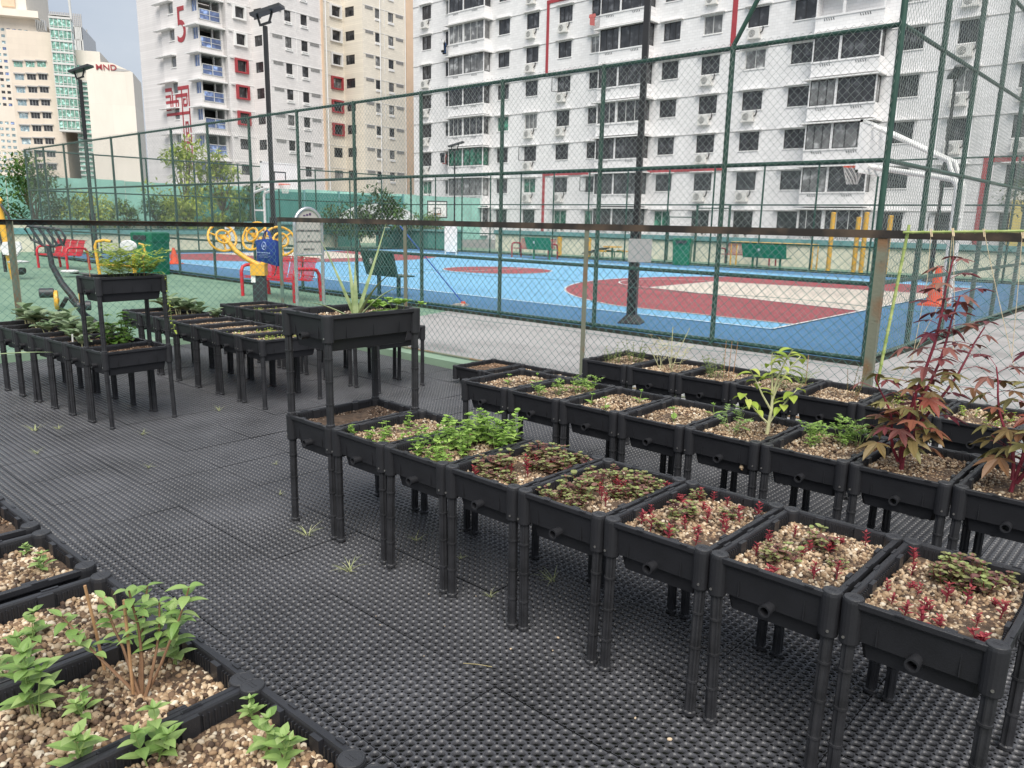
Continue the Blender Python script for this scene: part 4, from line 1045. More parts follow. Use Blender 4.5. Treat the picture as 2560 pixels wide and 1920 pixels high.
# ---------------------------------------------------------------- lamp posts
def lamp(label, loc, rz, h=6.25, sq=.075):
    t = thing('lamp_post', label, 'lamp post', loc, rz, 'floodlight posts round the court')
    b = MB(); b.loft([[(sx*s, sy*s, z) for sx, sy in ((-1,-1),(1,-1),(1,1),(-1,1))] for s, z in ((.19, -.016), (.19, .0), (.075, .13), (sq, .35), (sq, 1.6), (sq*.62, 1.62), (sq*.6, h))]); b.build('pole', 'pole_black', t)
    b = MB(); b.beam((-.12, 0, h+.02), (.16, 0, h+.1), .05, .05); b.beam((-.12, 0, h), (-.2, 0, h+.28), .03, .05); b.beam((.1, 0, h+.06), (.2, 0, h+.34), .03, .05); b.build('bracket', 'pole_black', t)
    b = MB(); b.beam((-.32, 0, h+.24), (.46, 0, h+.46), .34, .07); b.build('floodlight', 'dark_metal', t)
    return t
l1 = lamp('tall black floodlight post standing just inside the court at the centre', (-7.29, 10.98, 0), rad(20))
lamp('black floodlight post in front of the white block with the number', (-18.5, 10.95, 0), rad(35))
lamp('farthest left black floodlight post before the beige offices', (-31.0, 10.95, 0), rad(35))
lamp('black floodlight post seen through the right end fence', tuple(on_plane(2325, 690, (0, 27.6), (1, 0))[:2]) + (0,), rad(-60), 6.0, .06)
lamp('thin distant floodlight post in front of the white block with balconies', tuple(on_plane(1136, 600, (0, 27.8), (1, 0))[:2]) + (0,), rad(30), 5.0, .05)
b = MB(); q = l1.location
b.box(-.02, .02, -.19, .19, -.19, .19); o = b.build('sign_plate', 'grey_plate'); o.location = (q.x+.11, q.y-.02, 1.2); o.rotation_euler = (0, 0, rad(-50)); tag(o, 'plain grey plate strapped to the central floodlight post', 'sign')
b = MB(); b.path([(.09*math.cos(a), .09*math.sin(a), 0) for a in np.linspace(0, 2*PI, 13)[:-1]], .012, 5, closed=True); o2 = b.build('strap', 'white_paint', o); o2.location = (-.09, .06, .16)

# ---------------------------------------------------------------- basketball hoops
def hoop(label, loc, rz, lean=0., mat='white_paint', board='trim_white', h=3.05, reach=1.9):
    """loc = foot; local +x points at the court; ring centre at reach+.4"""
    t = thing('basketball_hoop', label, 'basketball hoop', loc, rz)
    for y in (-.28, .28):
        b = MB(); b.path([(0, y, 0), (0, y, 2.5), (.05, y, 2.66), (.18, y, 2.72), (reach, y*.8, h-.02)], .06, 10); b.build('pole', mat, t, True)
        b = MB(); b.path([(.0, y, 2.5), (.25, y, 3.1), (reach-.05, y, h+.85)], .055, 10); b.build('arm', mat, t, True)
    b = MB(); b.path([(0, -.28, 1.9), (0, .28, 1.9)], .035, 8); b.path([(0, -.28, .9), (0, .28, .9)], .035, 8); b.build('crossbar', mat, t, True)
    b = MB(); b.box(reach, reach+.03, -.9, .9, h-.15, h+.9); bd = b.build('backboard', board, t)
    b = MB()
    for (y0, y1, z0, z1) in ((-.93,.93,h+.88,h+.94), (-.93,.93,h-.19,h-.13), (-.93,-.87,h-.19,h+.94), (.87,.93,h-.19,h+.94)): b.box(reach-.015, reach+.045, y0, y1, z0, z1)
    b.build('board_frame', mat, t)
    b = MB()
    for (y0, y1, z0, z1) in ((-.3,.3,h+.5,h+.55), (-.3,.3,h+.1,h+.15), (-.3,-.25,h+.1,h+.55), (.25,.3,h+.1,h+.55)): b.box(reach+.031, reach+.036, y0, y1, z0, z1)
    b.build('target_square', 'dark_metal', t)
    cx = reach+.03+.15+.23
    b = MB(); b.path([(cx+.23*math.cos(a), .23*math.sin(a), h) for a in np.linspace(0, 2*PI, 25)[:-1]], .012, 6, closed=True); b.box(reach+.03, cx-.2, -.09, .09, h-.02, h+.006); b.build('ring', 'cone_orange', t, True)
    b = MB()
    for k in range(12):
        for sg in (-1, 1):
            pts = []
            for j in range(6): a = 2*PI*k/12 + sg*j*PI/12; r_ = .225-.02*j-.006*(j > 2); pts.append((cx+r_*math.cos(a), r_*math.sin(a), h-.08*j))
            b.path(pts, .006, 4)
    b.build('net', 'net_white', t)
    return t
hoop('white basketball hoop at the right end of the court', (-4.5, 19.25, -.012), PI)
hoop('white framed basketball hoop at the far left end of the court', (-33.75, 19.25, -.012), 0)
def far_hoop():
    p = on_plane(1093, 560, (-36.5, 0), (0, 1)); t = thing('basketball_hoop', 'small tilted basketball board far behind the court, dark outline and orange ring', 'basketball hoop', (p[0], p[1], 0), rad(-38))
    b = MB(); b.path([(0,0,0), (0,0,1.9)], .05, 8); b.build('pole', 'dark_metal', t)
    s = len(b.v); b = MB(); b.box(.05, .08, -.6, .6, 1.75, 2.75); b.xform(Matrix.Rotation(rad(0), 4, 'X')); b.build('backboard', 'white_paint', t)
    b = MB()
    for (y0, y1, z0, z1) in ((-.62,.62,2.7,2.76), (-.62,.62,1.72,1.8), (-.62,-.56,1.72,2.76), (.56,.62,1.72,2.76), (-.22,.22,2.3,2.34), (-.22,.22,1.98,2.02), (-.22,-.18,1.98,2.34), (.18,.22,1.98,2.34)): b.box(.082, .095, y0, y1, z0, z1)
    b.build('board_frame', 'dark_metal', t)
    b = MB(); b.path([(.33+.22*math.cos(a), .22*math.sin(a), 1.95) for a in np.linspace(0, 2*PI, 17)[:-1]], .02, 5, closed=True); b.build('ring', 'cone_orange', t)
far_hoop()
b = MB(); b.lathe([(.2, 0), (.2, .03), (.15, .035), (.05, .6), (.045, .66)], (0,0,0), 16); b.box(-.22, .22, -.22, .22, -.012, .022)
o = b.build('traffic_cone', 'cone_orange', None, True); o.location = (-4.64, 18.96, 0); tag(o, 'orange traffic cone at the foot of the right basketball hoop', 'traffic cone')
o.scale = (1.25, 1.25, 1.3)
p = on_z(575, 655); o2 = o.copy(); COL.objects.link(o2); o2.location = (p[0], p[1]-2, 0); o2.scale = (1, 1, .8); o2['label'] = 'small orange cone inside the court seen under the yellow wheels'

# ---------------------------------------------------------------- benches, bins, fitness corner
def park_bench(label, loc, rz, mat, W=1.75, slat=None, group=None):
    """local x along the bench, back at +y"""
    t = thing('park_bench', label, 'bench', loc, rz, group)
    for x in (-W/2, W/2):
        b = MB(); b.path([(x, -.30, 0), (x, -.31, .52), (x, -.27, .62), (x, -.18, .655), (x, .16, .645), (x, .25, .62), (x, .30, .54), (x, .34, 0)], .036, 10); b.build('arm_frame', mat, t, True)
    b = MB(); n = 44
    prof = [(-.27, .40), (-.25, .435), (-.10, .43), (.08, .405), (.15, .42), (.19, .50), (.26, .78), (.30, .86)]
    for k in range(n):
        x = -W/2+.05 + (W-.1)*k/(n-1)
        if k % 11 in (0,): continue
        for i in range(len(prof)-1): b.beam((x, prof[i][0], prof[i][1]), (x, prof[i+1][0], prof[i+1][1]), .024, .006, up=(1, 0, 0) if False else (0, -.3, 1))
    b.build('slats', slat or mat, t)
    b = MB()
    for i in (0, 1, 4, 5, 6, 7): b.beam((-W/2, *prof[i]), (W/2, *prof[i]), .03 if i not in (0, 7) else .05, .012)
    b.build('seat_rail', mat, t)
    return t
park_bench('red slatted park bench in front of the yellow wheels by the court fence', (-14.42, 8.62, -.036), rad(3), 'red_paint', 1.85)
park_bench('red park bench behind the grey sit-up board on the far left', (-25.75, 8.15, -.036), rad(8), 'red_paint', 1.75)
park_bench('dark red bench against the pale wall, left pair', tuple(on_z(1335, 645)[:2]) + (0,), 0, 'red_dark', 2.2)
park_bench('dark red bench against the pale wall, right pair', tuple(on_z(1865, 662)[:2]) + (0,), 0, 'red_dark', 2.3)
def seat_bench(label, loc, rz, mat, W=1.0):
    t = thing('backed_bench', label, 'bench', loc, rz)
    b = MB(); b.box(-W/2, W/2, -.28, .16, .42, .45); b.build('seat', mat, t)
    b = MB(); b.loft([[(-W/2, .15, .43), (W/2, .15, .43), (W/2, .19, .43), (-W/2, .19, .43)], [(-W/2-.03, .30, .95), (W/2+.03, .30, .95), (W/2+.03, .335, .95), (-W/2-.03, .335, .95)]])
    b.build('backrest', mat, t)
    for x in (-W*.32, W*.32):
        b = MB(); b.path([(x, 0, 0), (x, 0, .42)], .045, 10); b.build('leg', mat, t)
    b = MB(); b.path([(W/2+.02, -.25+.0, .44), (W/2+.04, -.2, .62), (W/2+.05, -.05, .68), (W/2+.05, .08, .62), (W/2+.03, .12, .45)], .018, 8); b.build('armrest', mat, t, True)
    b = MB()
    for a in range(4): b.beam((.16+.07*math.cos(a*PI/4), .346, .74+.07*math.sin(a*PI/4)), (.16-.07*math.cos(a*PI/4), .346, .74-.07*math.sin(a*PI/4)), .008, .012)
    o = b.build('emblem', 'grey_plastic', t); o.rotation_euler = (0, 0, 0)
    return t
seat_bench('dark green solid-backed bench inside the court near the aloe', (-13.35, 10.62, 0), rad(178), 'bench_dark_green', 1.1)
p = on_z(1372, 648); seat_bench('bright green solid-backed bench of the left pair by the pale wall', (p[0], p[1]-.5, 0), rad(176), 'bench_green', 1.5)
p = on_z(1925, 672); seat_bench('bright green solid-backed bench of the right pair by the pale wall', (p[0], p[1]-.4, 0), rad(176), 'bench_green', 1.8)
def bin_(label, loc, h=1.05, w=.55, mat='green_paint'):
    t = thing('litter_bin', label, 'litter bin', loc, rad(20))
    b = MB(); b.loft([rl(0, z, .04, w*s, w*.9*s) for z, s in ((0, .92), (h*.8, 1), (h*.8, 1.04), (h, 1.04), (h+.03, .9))]); b.build('body', mat, t)
    b = MB(); b.box(-w*.3, w*.3, -w*.49-.02, -w*.46, h*.84, h*.95); b.build('slot', 'dark_metal', t)
    return t
bin_('green litter bin by the court fence behind the feathery herb', (-22.2, 9.3, -.036), 1.15, .75)
bin_('green litter bin standing against the far pale wall', tuple(on_z(1704, 662)[:2]) + (0,), 1.05, .72)
# yellow wheels on a dark post
def wheels():
    loc = on_z(652, 766); t = thing('hand_wheel_trainer', 'yellow hand wheels on curved arms over a dark post', 'exercise equipment', (loc[0], loc[1], -.036), YAW-PI/2)
    D = np.linalg.norm(loc[:2]); s = D/FPX
    def L(px, py, dy=0.): return ((px-652)*s*1.02, dy, -(py-766)*s*1.03)
    b = MB(); b.box(-.11, .11, -.07, .07, 0, L(0, 672)[2]); b.build('post', 'dark_metal', t)
    b = MB(); b.box(-.13, .13, -.1, .1, L(0, 690)[2], L(0, 664)[2]); b.path([L(655, 668), L(628, 655), L(600, 636), L(582, 612), L(572, 603)], .045, 10); b.path([L(655, 668), L(680, 655), L(700, 636), L(708, 620)], .045, 10); b.path([L(655, 660, .1), L(655, 630, .25), L(645, 606, .3)], .045, 10); b.build('arm', 'yellow_paint', t, True)
    for nm, (cx, cy, rx, tl, dy) in {'a': (571, 607, .25, .9, 0), 'b': (630, 603, .27, -.5, .35), 'c': (704, 612, .27, .6, .0)}.items():
        b = MB(); C = Vector(L(cx, cy, dy)); ax = Vector((math.sin(tl)*.75, -.75, .35)).normalized(); u = ax.cross(Vector((0,0,1))).normalized(); v_ = u.cross(ax)
        for R_, w_ in ((rx, .022), (rx*.48, .02)):
            off = ax*(.06 if R_ < rx else 0); b.path([tuple(C+off+u*(R_*math.cos(a))+v_*(R_*math.sin(a))) for a in np.linspace(0, 2*PI, 33)[:-1]], w_, 8, closed=True)
        for k in range(3):
            a = k*2*PI/3+.4; b.path([tuple(C), tuple(C+u*(rx*math.cos(a))+v_*(rx*math.sin(a)))], .018, 6)
        b.lathe([(.05, -.02), (.05, .06)], tuple(C), 10); b.build('hand_wheel', 'yellow_paint', t, True)
    b = MB(); b.box(-.13, -.05, -.076, -.072, L(0, 706)[2], L(0, 688)[2]); b.build('notice', 'white_paint', t)
wheels()
# signboard of the fitness corner
def signboard():
    a, c = on_z(744, 774), on_z(810, 770); m = (a+c)/2; d = c-a; wd = np.linalg.norm(d[:2])
    t = thing('sign_board', 'arched chrome-framed sign of the fitness corner', 'sign', (m[0], m[1], -.036), math.atan2(d[1], d[0]))
    h1 = over(744, 560, a)+.0; ht = over(768, 521, m)+.036; hs = ht-wd*.62; hb = over(744, 632, a)
    arch = [(-wd/2, 0, 0), (-wd/2, 0, hs)] + [(-wd/2*math.cos(x), 0, hs+(ht-hs)*math.sin(x)) for x in np.linspace(.12, PI-.12, 15)] + [(wd/2, 0, hs), (wd/2, 0, 0)]
    b = MB(); b.path(arch, .032, 12); b.path([(-wd/2, 0, hb), (wd/2, 0, hb)], .026, 10); b.build('frame', 'chrome', t, True)
    k = .93; pl = [(-wd/2*k, hb+.03), (wd/2*k, hb+.03)] + [(wd/2*k*math.cos(x), hs+(ht-hs)*.95*math.sin(x)) for x in np.linspace(0, PI, 19)]
    b = MB(); b.prism(pl, -.006, .006); b.xform(Matrix.Rotation(PI/2, 4, 'X')); b.build('panel', 'sign_face', t)
    H = ht-hb; rx = Matrix.Rotation(PI/2, 4, 'X')
    for txt, f_, sz in (('Fitness Corner', .735, .07), ('A FITNESS CORNER PROJECT', .50, .047), ('BY', .38, .047), ('JALAN BESAR TOWN COUNCIL', .265, .047), ('MARCH 2012', .10, .045)):
        text_mesh(txt, sz, 'ink', t, 'lettering', Matrix.Translation((0, -.009, hb+H*f_)) @ rx @ Matrix.Scale(.8, 4, (1,0,0)), .001, bold=.0012)
    b = MB()
    for k_ in range(3): b.box(-.09+.055*k_, -.05+.055*k_, -.010, -.008, hb+H*(.83+.01*k_), hb+H*(.86+.02*k_))
    b.build('emblem', 'ink_purple', t)
signboard()
# blue tote bag hung on the near fence post
def tote():
    W_, H_ = .61, .40; t = thing('tote_bag', 'dark blue cloth tote bag hanging by the teal fence post', 'bag', tuple(fp(668, 592, -.17)), rad(2)); b = MB()
    n, m = 14, 10
    for sy in (-1, 1):
        base = len(b.v)
        for i in range(n+1):
            for j in range(m+1):
                u = i/n*2-1; v = j/m; wz = -.03-.36*v - .035*u*u*(1-v) - .03*u*(v) + (.05*(1-abs(u))*(1-v) if False else 0)
                b.v.append((u*W_/2*(1-.09*v), sy*(.012+.035*math.sin(PI*v)*(1-u*u)+.007*math.sin(u*9+v*5+sy)), wz))
        for i in range(n):
            for j in range(m): q = base+i*(m+1)+j; b.f.append((q, q+1, q+m+2, q+m+1))
    b.build('bag_body', 'tote_blue', t, True)
    for sy in (-1, 1):
        b = MB(); b.path([(-.11, sy*.015, -.06), (-.05, sy*.012, .06), (0, .0, .10), (.05, sy*.012, .06), (.11, sy*.015, -.06)], .010, 6); b.build('handle', 'tote_blue', t, True)
    b = MB(); y = -.062
    b.path([(.0+.055*math.cos(a), y, -.13+.055*math.sin(a)) for a in np.linspace(0, 2*PI, 21)[:-1]], .005, 4, closed=True); b.box(-.018, .018, y-.002, y, -.15, -.115)
    for i, (z, w_) in enumerate([(-.225, .19), (-.255, .13), (-.275, .16), (-.295, .12)]):
        for k in range(int(w_/.022)): b.box(-w_+k*.044+.004*(k % 3), -w_+k*.044+.034, y-.002+.006*i*.5, y+.006*i*.5, z-(.011 if i == 0 else .004), z)
    b.build('print', 'tote_print', t)
tote()
# grey sit-up board in the left foreground of the fitness corner
def situp():
    base = on_z(222, 800); t = thing('sit_up_bench', 'dark grey barred sit-up board on a bent post with yellow discs', 'exercise equipment', (base[0], base[1], -.036), YAW-PI/2)
    s = np.linalg.norm(base[:2])/FPX*1.03
    def L(px, py, dy=0.): return ((px-222)*s, dy, -(py-800)*s)
    b = MB(); b.path([L(222, 800), L(190, 742), L(172, 718), L(155, 680), L(152, 640)], [.05, .05, .048, .042, .036], 10); b.build('post', 'dark_metal', t, True)
    b = MB(); ring = [L(*q) for q in ((106, 606), (112, 600), (180, 606), (189, 622), (184, 636), (150, 643), (118, 628))]; b.path(ring, .02, 8, closed=True)
    for x0, x1 in ((118, 140), (133, 158), (150, 172), (166, 184)): b.beam(L(x0, 602), L(x1, 640), .05, .02)
    b.build('back_board', 'dark_metal', t, True)
    for px, py, tl in ((165, 752, .5), (218, 745, .5)):
        b = MB(); b.lathe([(.135, -.03), (.15, -.02), (.15, .02), (.135, .03), (.03, .032), (.03, .04)], (0,0,0), 20, axis='x'); o = b.build('disc', 'yellow_paint', t, True); o.location = L(px, py, -.1); o.rotation_euler = (0, 0, tl)
    for px, py in ((150, 737), (226, 762)):
        b = MB(); b.lathe([(.06, -.1), (.075, -.09), (.075, .09), (.06, .1)], (0,0,0), 14, axis='x'); o = b.build('foam_roller', 'dark_metal', t, True); o.location = L(px, py, -.15); o.rotation_euler = (0, 0, .5)
    b = MB(); b.path([L(180, 748), L(162, 775), L(160, 800)], .035, 8); b.path([L(185, 748), L(205, 775), L(240, 802)], .035, 8); b.build('foot', 'dark_metal', t, True)
situp()
def rower():
    base = on_z(285, 690); t = thing('exercise_bike', 'yellow tube frame exerciser with white seat and backrest behind the feathery herb', 'exercise equipment', (base[0], base[1], -.036), YAW-PI/2)
    s = np.linalg.norm(base[:2])/FPX*1.03
    def L(px, py, dy=0.): return ((px-285)*s, dy, -(py-690)*s)
    b = MB(); b.path([L(255, 690), L(250, 625), L(254, 615), L(270, 612), L(285, 614)], .04, 10); b.path([L(250, 664), L(300, 664), L(330, 668)], .035, 8); b.path([L(330, 690), L(330, 640)], .05, 8); b.path([L(340, 618, .1), L(350, 620, .1), L(352, 640, .1), L(340, 652, .1)], .03, 8); b.build('frame', 'yellow_paint', t, True)
    b = MB(); b.path([L(268, 613), L(287, 614)], .032, 8); b.build('handle_grip', 'dark_metal', t, True)
    b = MB(); b.lathe([(.01, -.05), (.16, -.04), (.19, 0), (.16, .03), (.02, .04)], (0,0,0), 18, axis='y'); o = b.build('backrest', 'grey_plastic', t, True); o.location = L(326, 622, -.12); o.scale = (1.2, 1, .78)
    b = MB(); b.lathe([(.02, -.03), (.2, -.025), (.22, .01), (.18, .035), (.02, .04)], (0,0,0), 18); o = b.build('seat', 'grey_plastic', t, True); o.location = L(200, 678, -.2)
    b = MB(); b.path([L(200, 680, -.2), L(250, 686)], .03, 8); b.build('seat_arm', 'dark_metal', t, True)
rower()
def press():
    base = on_z(38, 694); t = thing('leg_press', 'tall yellow post with white seats and black levers at the left edge', 'exercise equipment', (base[0], base[1], -.036), YAW-PI/2)
    s = np.linalg.norm(base[:2])/FPX*1.03
    def L(px, py, dy=0.): return ((px-38)*s, dy, -(py-694)*s)
    b = MB(); b.path([L(37, 694), L(13, 488)], .085, 12); b.path([L(14, 500), L(-5, 502), L(-12, 515), L(14, 516)], .04, 8); b.path([L(20, 530), L(28, 540)], .04, 8); b.build('post', 'yellow_paint', t, True)
    b = MB(); b.lathe([(.09, 0), (.09, .06), (.05, .09)], L(13, 488), 12); b.path([L(24, 545), L(44, 570, -.1), L(45, 600, -.1), L(50, 606, -.1)], .03, 8); b.path([L(5, 530), L(18, 560), L(20, 680)], .04, 8); b.path([L(10, 606), L(25, 608)], .04, 8); b.path([L(30, 684), L(60, 682, -.1)], .03, 8); b.build('lever', 'dark_metal', t, True)
    b = MB(); b.lathe([(.03, -.05), (.08, -.05), (.08, .05), (.03, .05)], L(62, 676, -.15), 12, axis='x'); b.build('foot_roller', 'dark_metal', t, True)
    b = MB(); b.prism([(-.26, 0), (-.19, -.16), (.12, -.19), (.26, 0), (.2, .17), (-.2, .15)], -.03, .03); b.xform(Matrix.Rotation(PI/2-.2, 4, 'X')); o = b.build('backrest', 'grey_plastic', t); o.location = L(45, 632, -.15)
    b = MB(); b.lathe([(.02, -.03), (.22, -.02), (.24, .02), (.02, .05)], (0,0,0), 16); o = b.build('seat', 'grey_plastic', t, True); o.location = L(56, 659, -.15)
press()
# mop leaning on the court fence
def mop():
    t = thing('mop', 'blue-handled string mop leaning inside the court fence', 'mop', tuple(on_z(1158, 766)), 0)
    top = on_plane(1000, 565, (0, 9.95), (1, 0)) - np.array(t.location)
    b = MB(); b.path([(0, 0, .06), tuple(top)], .013, 8); b.build('handle', 'mop_blue', t, True)
    r = random.Random(4); b = MB()
    for k in range(60):
        a = r.uniform(0, 6.3); d = r.uniform(.05, .22); b.path([(0, 0, .06), (d*.5*math.cos(a)-.04, d*.5*math.sin(a), .05), (d*math.cos(a)-.08, d*math.sin(a), .012)], .007, 4)
    b.build('mop_head', 'mop_cloth', t, True)
    b = MB(); b.lathe([(.05, 0.03), (.04, .09), (.02, .1)], (0,0,0), 10); b.build('socket', 'cone_orange', t, True)
mop()
# yellow posts and bars along the far wall
for k, (x, y0, y1) in enumerate([(2070, 670, 530), (2134, 668, 542), (2152, 674, 530), (2212, 672, 538)]):
    p = on_plane(x, y0, (0, 30.2), (1, 0)); h = over(x, y1, p); b = MB(); b.path([(0,0,0), (0,0,h*.97)], .085, 10); b.lathe([(.09, h*.97), (.09, h*.97+.05), (.05, h)], (0,0,0), 10)
    o = b.build('exercise_post', 'yellow_paint', None, True); o.location = (p[0], p[1], 0); tag(o, ['leftmost tall yellow exercise post by the far wall', 'shorter yellow exercise post second from the left', 'third tall yellow exercise post', 'yellow exercise post partly behind the corner of the court fence'][k], 'exercise post', 'tall yellow posts')
for k, (x, y0, y1) in enumerate([(1398, 640, 592), (1471, 642, 594)]):
    p = on_z(x, y0); h = over(x, y1, p); b = MB(); b.path([(0,0,0), (0,0,h)], .12, 10); o = b.build('bollard', 'yellow_paint', None, True); o.location = (p[0], p[1], 0); tag(o, ['short yellow post right of the left green bench', 'short yellow post just left of the rusty fence post'][k], 'post', 'short yellow posts')
t = thing('parallel_bars', 'low yellow bars behind the right pair of benches', 'exercise equipment', tuple(on_plane(1930, 662, (0, 30.3), (1, 0))[:2]) + (0,), 0)
for yy in (-.25, .25):
    b = MB(); b.path([(-1.7, yy, 0), (-1.7, yy, .95), (1.7, yy, .95), (1.7, yy, 0)], .04, 8); b.build('bar', 'yellow_paint', t, True)
t = thing('play_table', 'low green and yellow exercise table with a round top beyond the court', 'exercise equipment', tuple(on_z(1530, 645)[:2]) + (0,), 0)
b = MB(); b.lathe([(.05, 0), (.05, .5)], (0,0,0), 8); 
for a in range(5): b.path([(0,0,.3), (.6*math.cos(a), .6*math.sin(a), .3), (.6*math.cos(a), .6*math.sin(a), 0)], .03, 6)
b.build('frame', 'bench_green', t, True)
b = MB(); b.lathe([(.02, .5), (.45, .5), (.45, .55), (.02, .56)], (0,0,0), 16); 
for a in range(5): b.lathe([(.17, .3), (.17, .36)], (.6*math.cos(a+.5), .6*math.sin(a+.5), 0), 10)
b.build('table_top', 'yellow_paint', t)
b = MB(); b.prism([(-.9,-.3), (.3,-.35), (.3,.35), (-.9,.3)], .0, .05); b.xform(Matrix.Rotation(-.25, 4, 'Y')); o = b.build('tilted_board', 'dark_metal', t); o.location = (-.7, 0, .35)
t = thing('fitness_frame', 'black climbing frame of bars against the far wall', 'exercise equipment', tuple(on_z(1700, 655)[:2]) + (0,), 0)
for x, h in ((-1.25, 2.0), (.18, 2.55), (1.75, 2.5)):
    b = MB(); b.path([(x, .9, 0), (x, .9, h)], .055, 8); b.build('upright', 'fence_green', t, True)
b = MB(); b.path([(.18, .9, 2.5), (1.75, .9, 2.5)], .035, 8); b.path([(.18, .9, 2.35), (1.75, .9, 2.35)], .025, 8); b.path([(-1.25, .9, 1.95), (.18, .9, 1.95)], .025, 8); b.build('crossbar', 'fence_green', t, True)
p = on_z(1127, 636); b = MB(); b.box(-.33, .33, -.02, .02, .12, 1.55); b.box(-.31, -.27, -.03, .03, 0, .12); b.box(.27, .31, -.03, .03, 0, .12); o = b.build('banner_stand', 'white_paint'); o.location = (p[0], p[1], 0); o.rotation_euler = (0, 0, rad(20)); tag(o, 'plain white upright banner at the far end of the court', 'banner')
p = on_plane(578, 640, (-35.2, 0), (0, 1)); b = MB(); b.box(-.22, .22, -.02, .02, .05, 1.2); o = b.build('banner_stand', 'white_paint'); o.location = (p[0], p[1], 0); o.rotation_euler = (0, 0, rad(60)); tag(o, 'smaller white banner left of the yellow wheels beyond the court', 'banner')

# ---------------------------------------------------------------- buildings
def facade(mb, x0, x1, z0, z1, rects, y=0., rev=False):
    """wall in the local plane y with real rectangular openings"""
    xs = sorted({x0, x1, *[r[0] for r in rects], *[r[1] for r in rects]}); zs = sorted({z0, z1, *[r[2] for r in rects], *[r[3] for r in rects]})
    for i in range(len(xs)-1):
        for j in range(len(zs)-1):
            cx, cz = (xs[i]+xs[i+1])/2, (zs[j]+zs[j+1])/2
            if any(r[0] < cx < r[1] and r[2] < cz < r[3] for r in rects): continue
            mb.quad((xs[i], y, zs[j]), (xs[i+1], y, zs[j]), (xs[i+1], y, zs[j+1]), (xs[i], y, zs[j+1]))
    dep = .14
    for (a, b, c, d) in rects:
        mb.quad((a, y, c), (a, y, d), (a, y+dep, d), (a, y+dep, c)); mb.quad((b, y, c), (b, y+dep, c), (b, y+dep, d), (b, y, d))
        mb.quad((a, y, c), (a, y+dep, c), (b, y+dep, c), (b, y, c)); mb.quad((a, y, d), (b, y, d), (b, y+dep, d), (a, y+dep, d))
    return mb
WCACHE = {}
def window(parent, x, z0, w, h, y, panes=2, frame='frame_dark', glass='glass_dark', opened=0, name='window', rot=0.):
    """frame with its glass; x, z0 = lower left corner in the parent's frame, facing -y"""
    key = (round(w, 2), round(h, 2), panes, frame, opened)
    if key not in WCACHE:
        b = MB(); t = .045; d = .05
        b.box(0, w, 0, d, 0, t); b.box(0, w, 0, d, h-t, h); b.box(0, t, 0, d, t, h-t); b.box(w-t, w, 0, d, t, h-t)
        for k in range(1, panes): b.box(w*k/panes-t*.5, w*k/panes+t*.5, .004, d-.004, t, h-t)
        if opened: 
            b.beam((t, 0, .08), (t-.25, -.5, .08), .04, .04); b.beam((t, 0, h-.08), (t-.25, -.5, h-.08), .04, .04); b.beam((t-.25, -.5, .06), (t-.25, -.5, h-.06), .04, .04)
        g = MB().quad((t, d*.5, t), (w-t, d*.5, t), (w-t, d*.5, h-t), (t, d*.5, h-t))
        WCACHE[key] = (b.mesh('window', frame), g)
    fm, g = WCACHE[key]
    gk = key + (glass,)
    if gk not in WCACHE: WCACHE[gk] = g.mesh('pane', glass)
    o = link(name, fm, parent, (x, y, z0)); o.rotation_euler = (0, 0, rot); link('pane', WCACHE[gk], o); return o
def ac_mesh():
    b = MB(); b.box(-.40, .40, -.30, 0, 0, .56); b.box(-.44, -.38, -.34, 0, -.06, -.0); b.box(.38, .44, -.34, 0, -.06, 0); b.box(-.5, .5, -.36, -.32, -.07, -.03)
    g = MB(); 
    for r_ in (.21, .15, .09): g.path([(-.10+r_*math.cos(a), -.304, .28+r_*math.sin(a)) for a in np.linspace(0, 2*PI, 17)[:-1]], .012, 4, closed=True)
    g.lathe([(.035, -.30), (.035, -.312)], (-.10, 0, .28), 10, axis='y')
    h = MB(); h.path([(.4, -.1, .3), (.52, -.1, .36), (.56, -.06, .6), (.5, .0, .75)], .04, 6)
    return b.mesh('air_conditioner', 'ac_white'), g.mesh('fan_grille', 'frame_dark'), h.mesh('hose', 'frame_dark')
ACM = ac_mesh()
def ac(parent, x, z, y, rot=0.):
    o = link('air_conditioner', ACM[0], parent, (x, y, z)); o.rotation_euler = (0, 0, rot); link('fan_grille', ACM[1], o); link('hose', ACM[2], o)

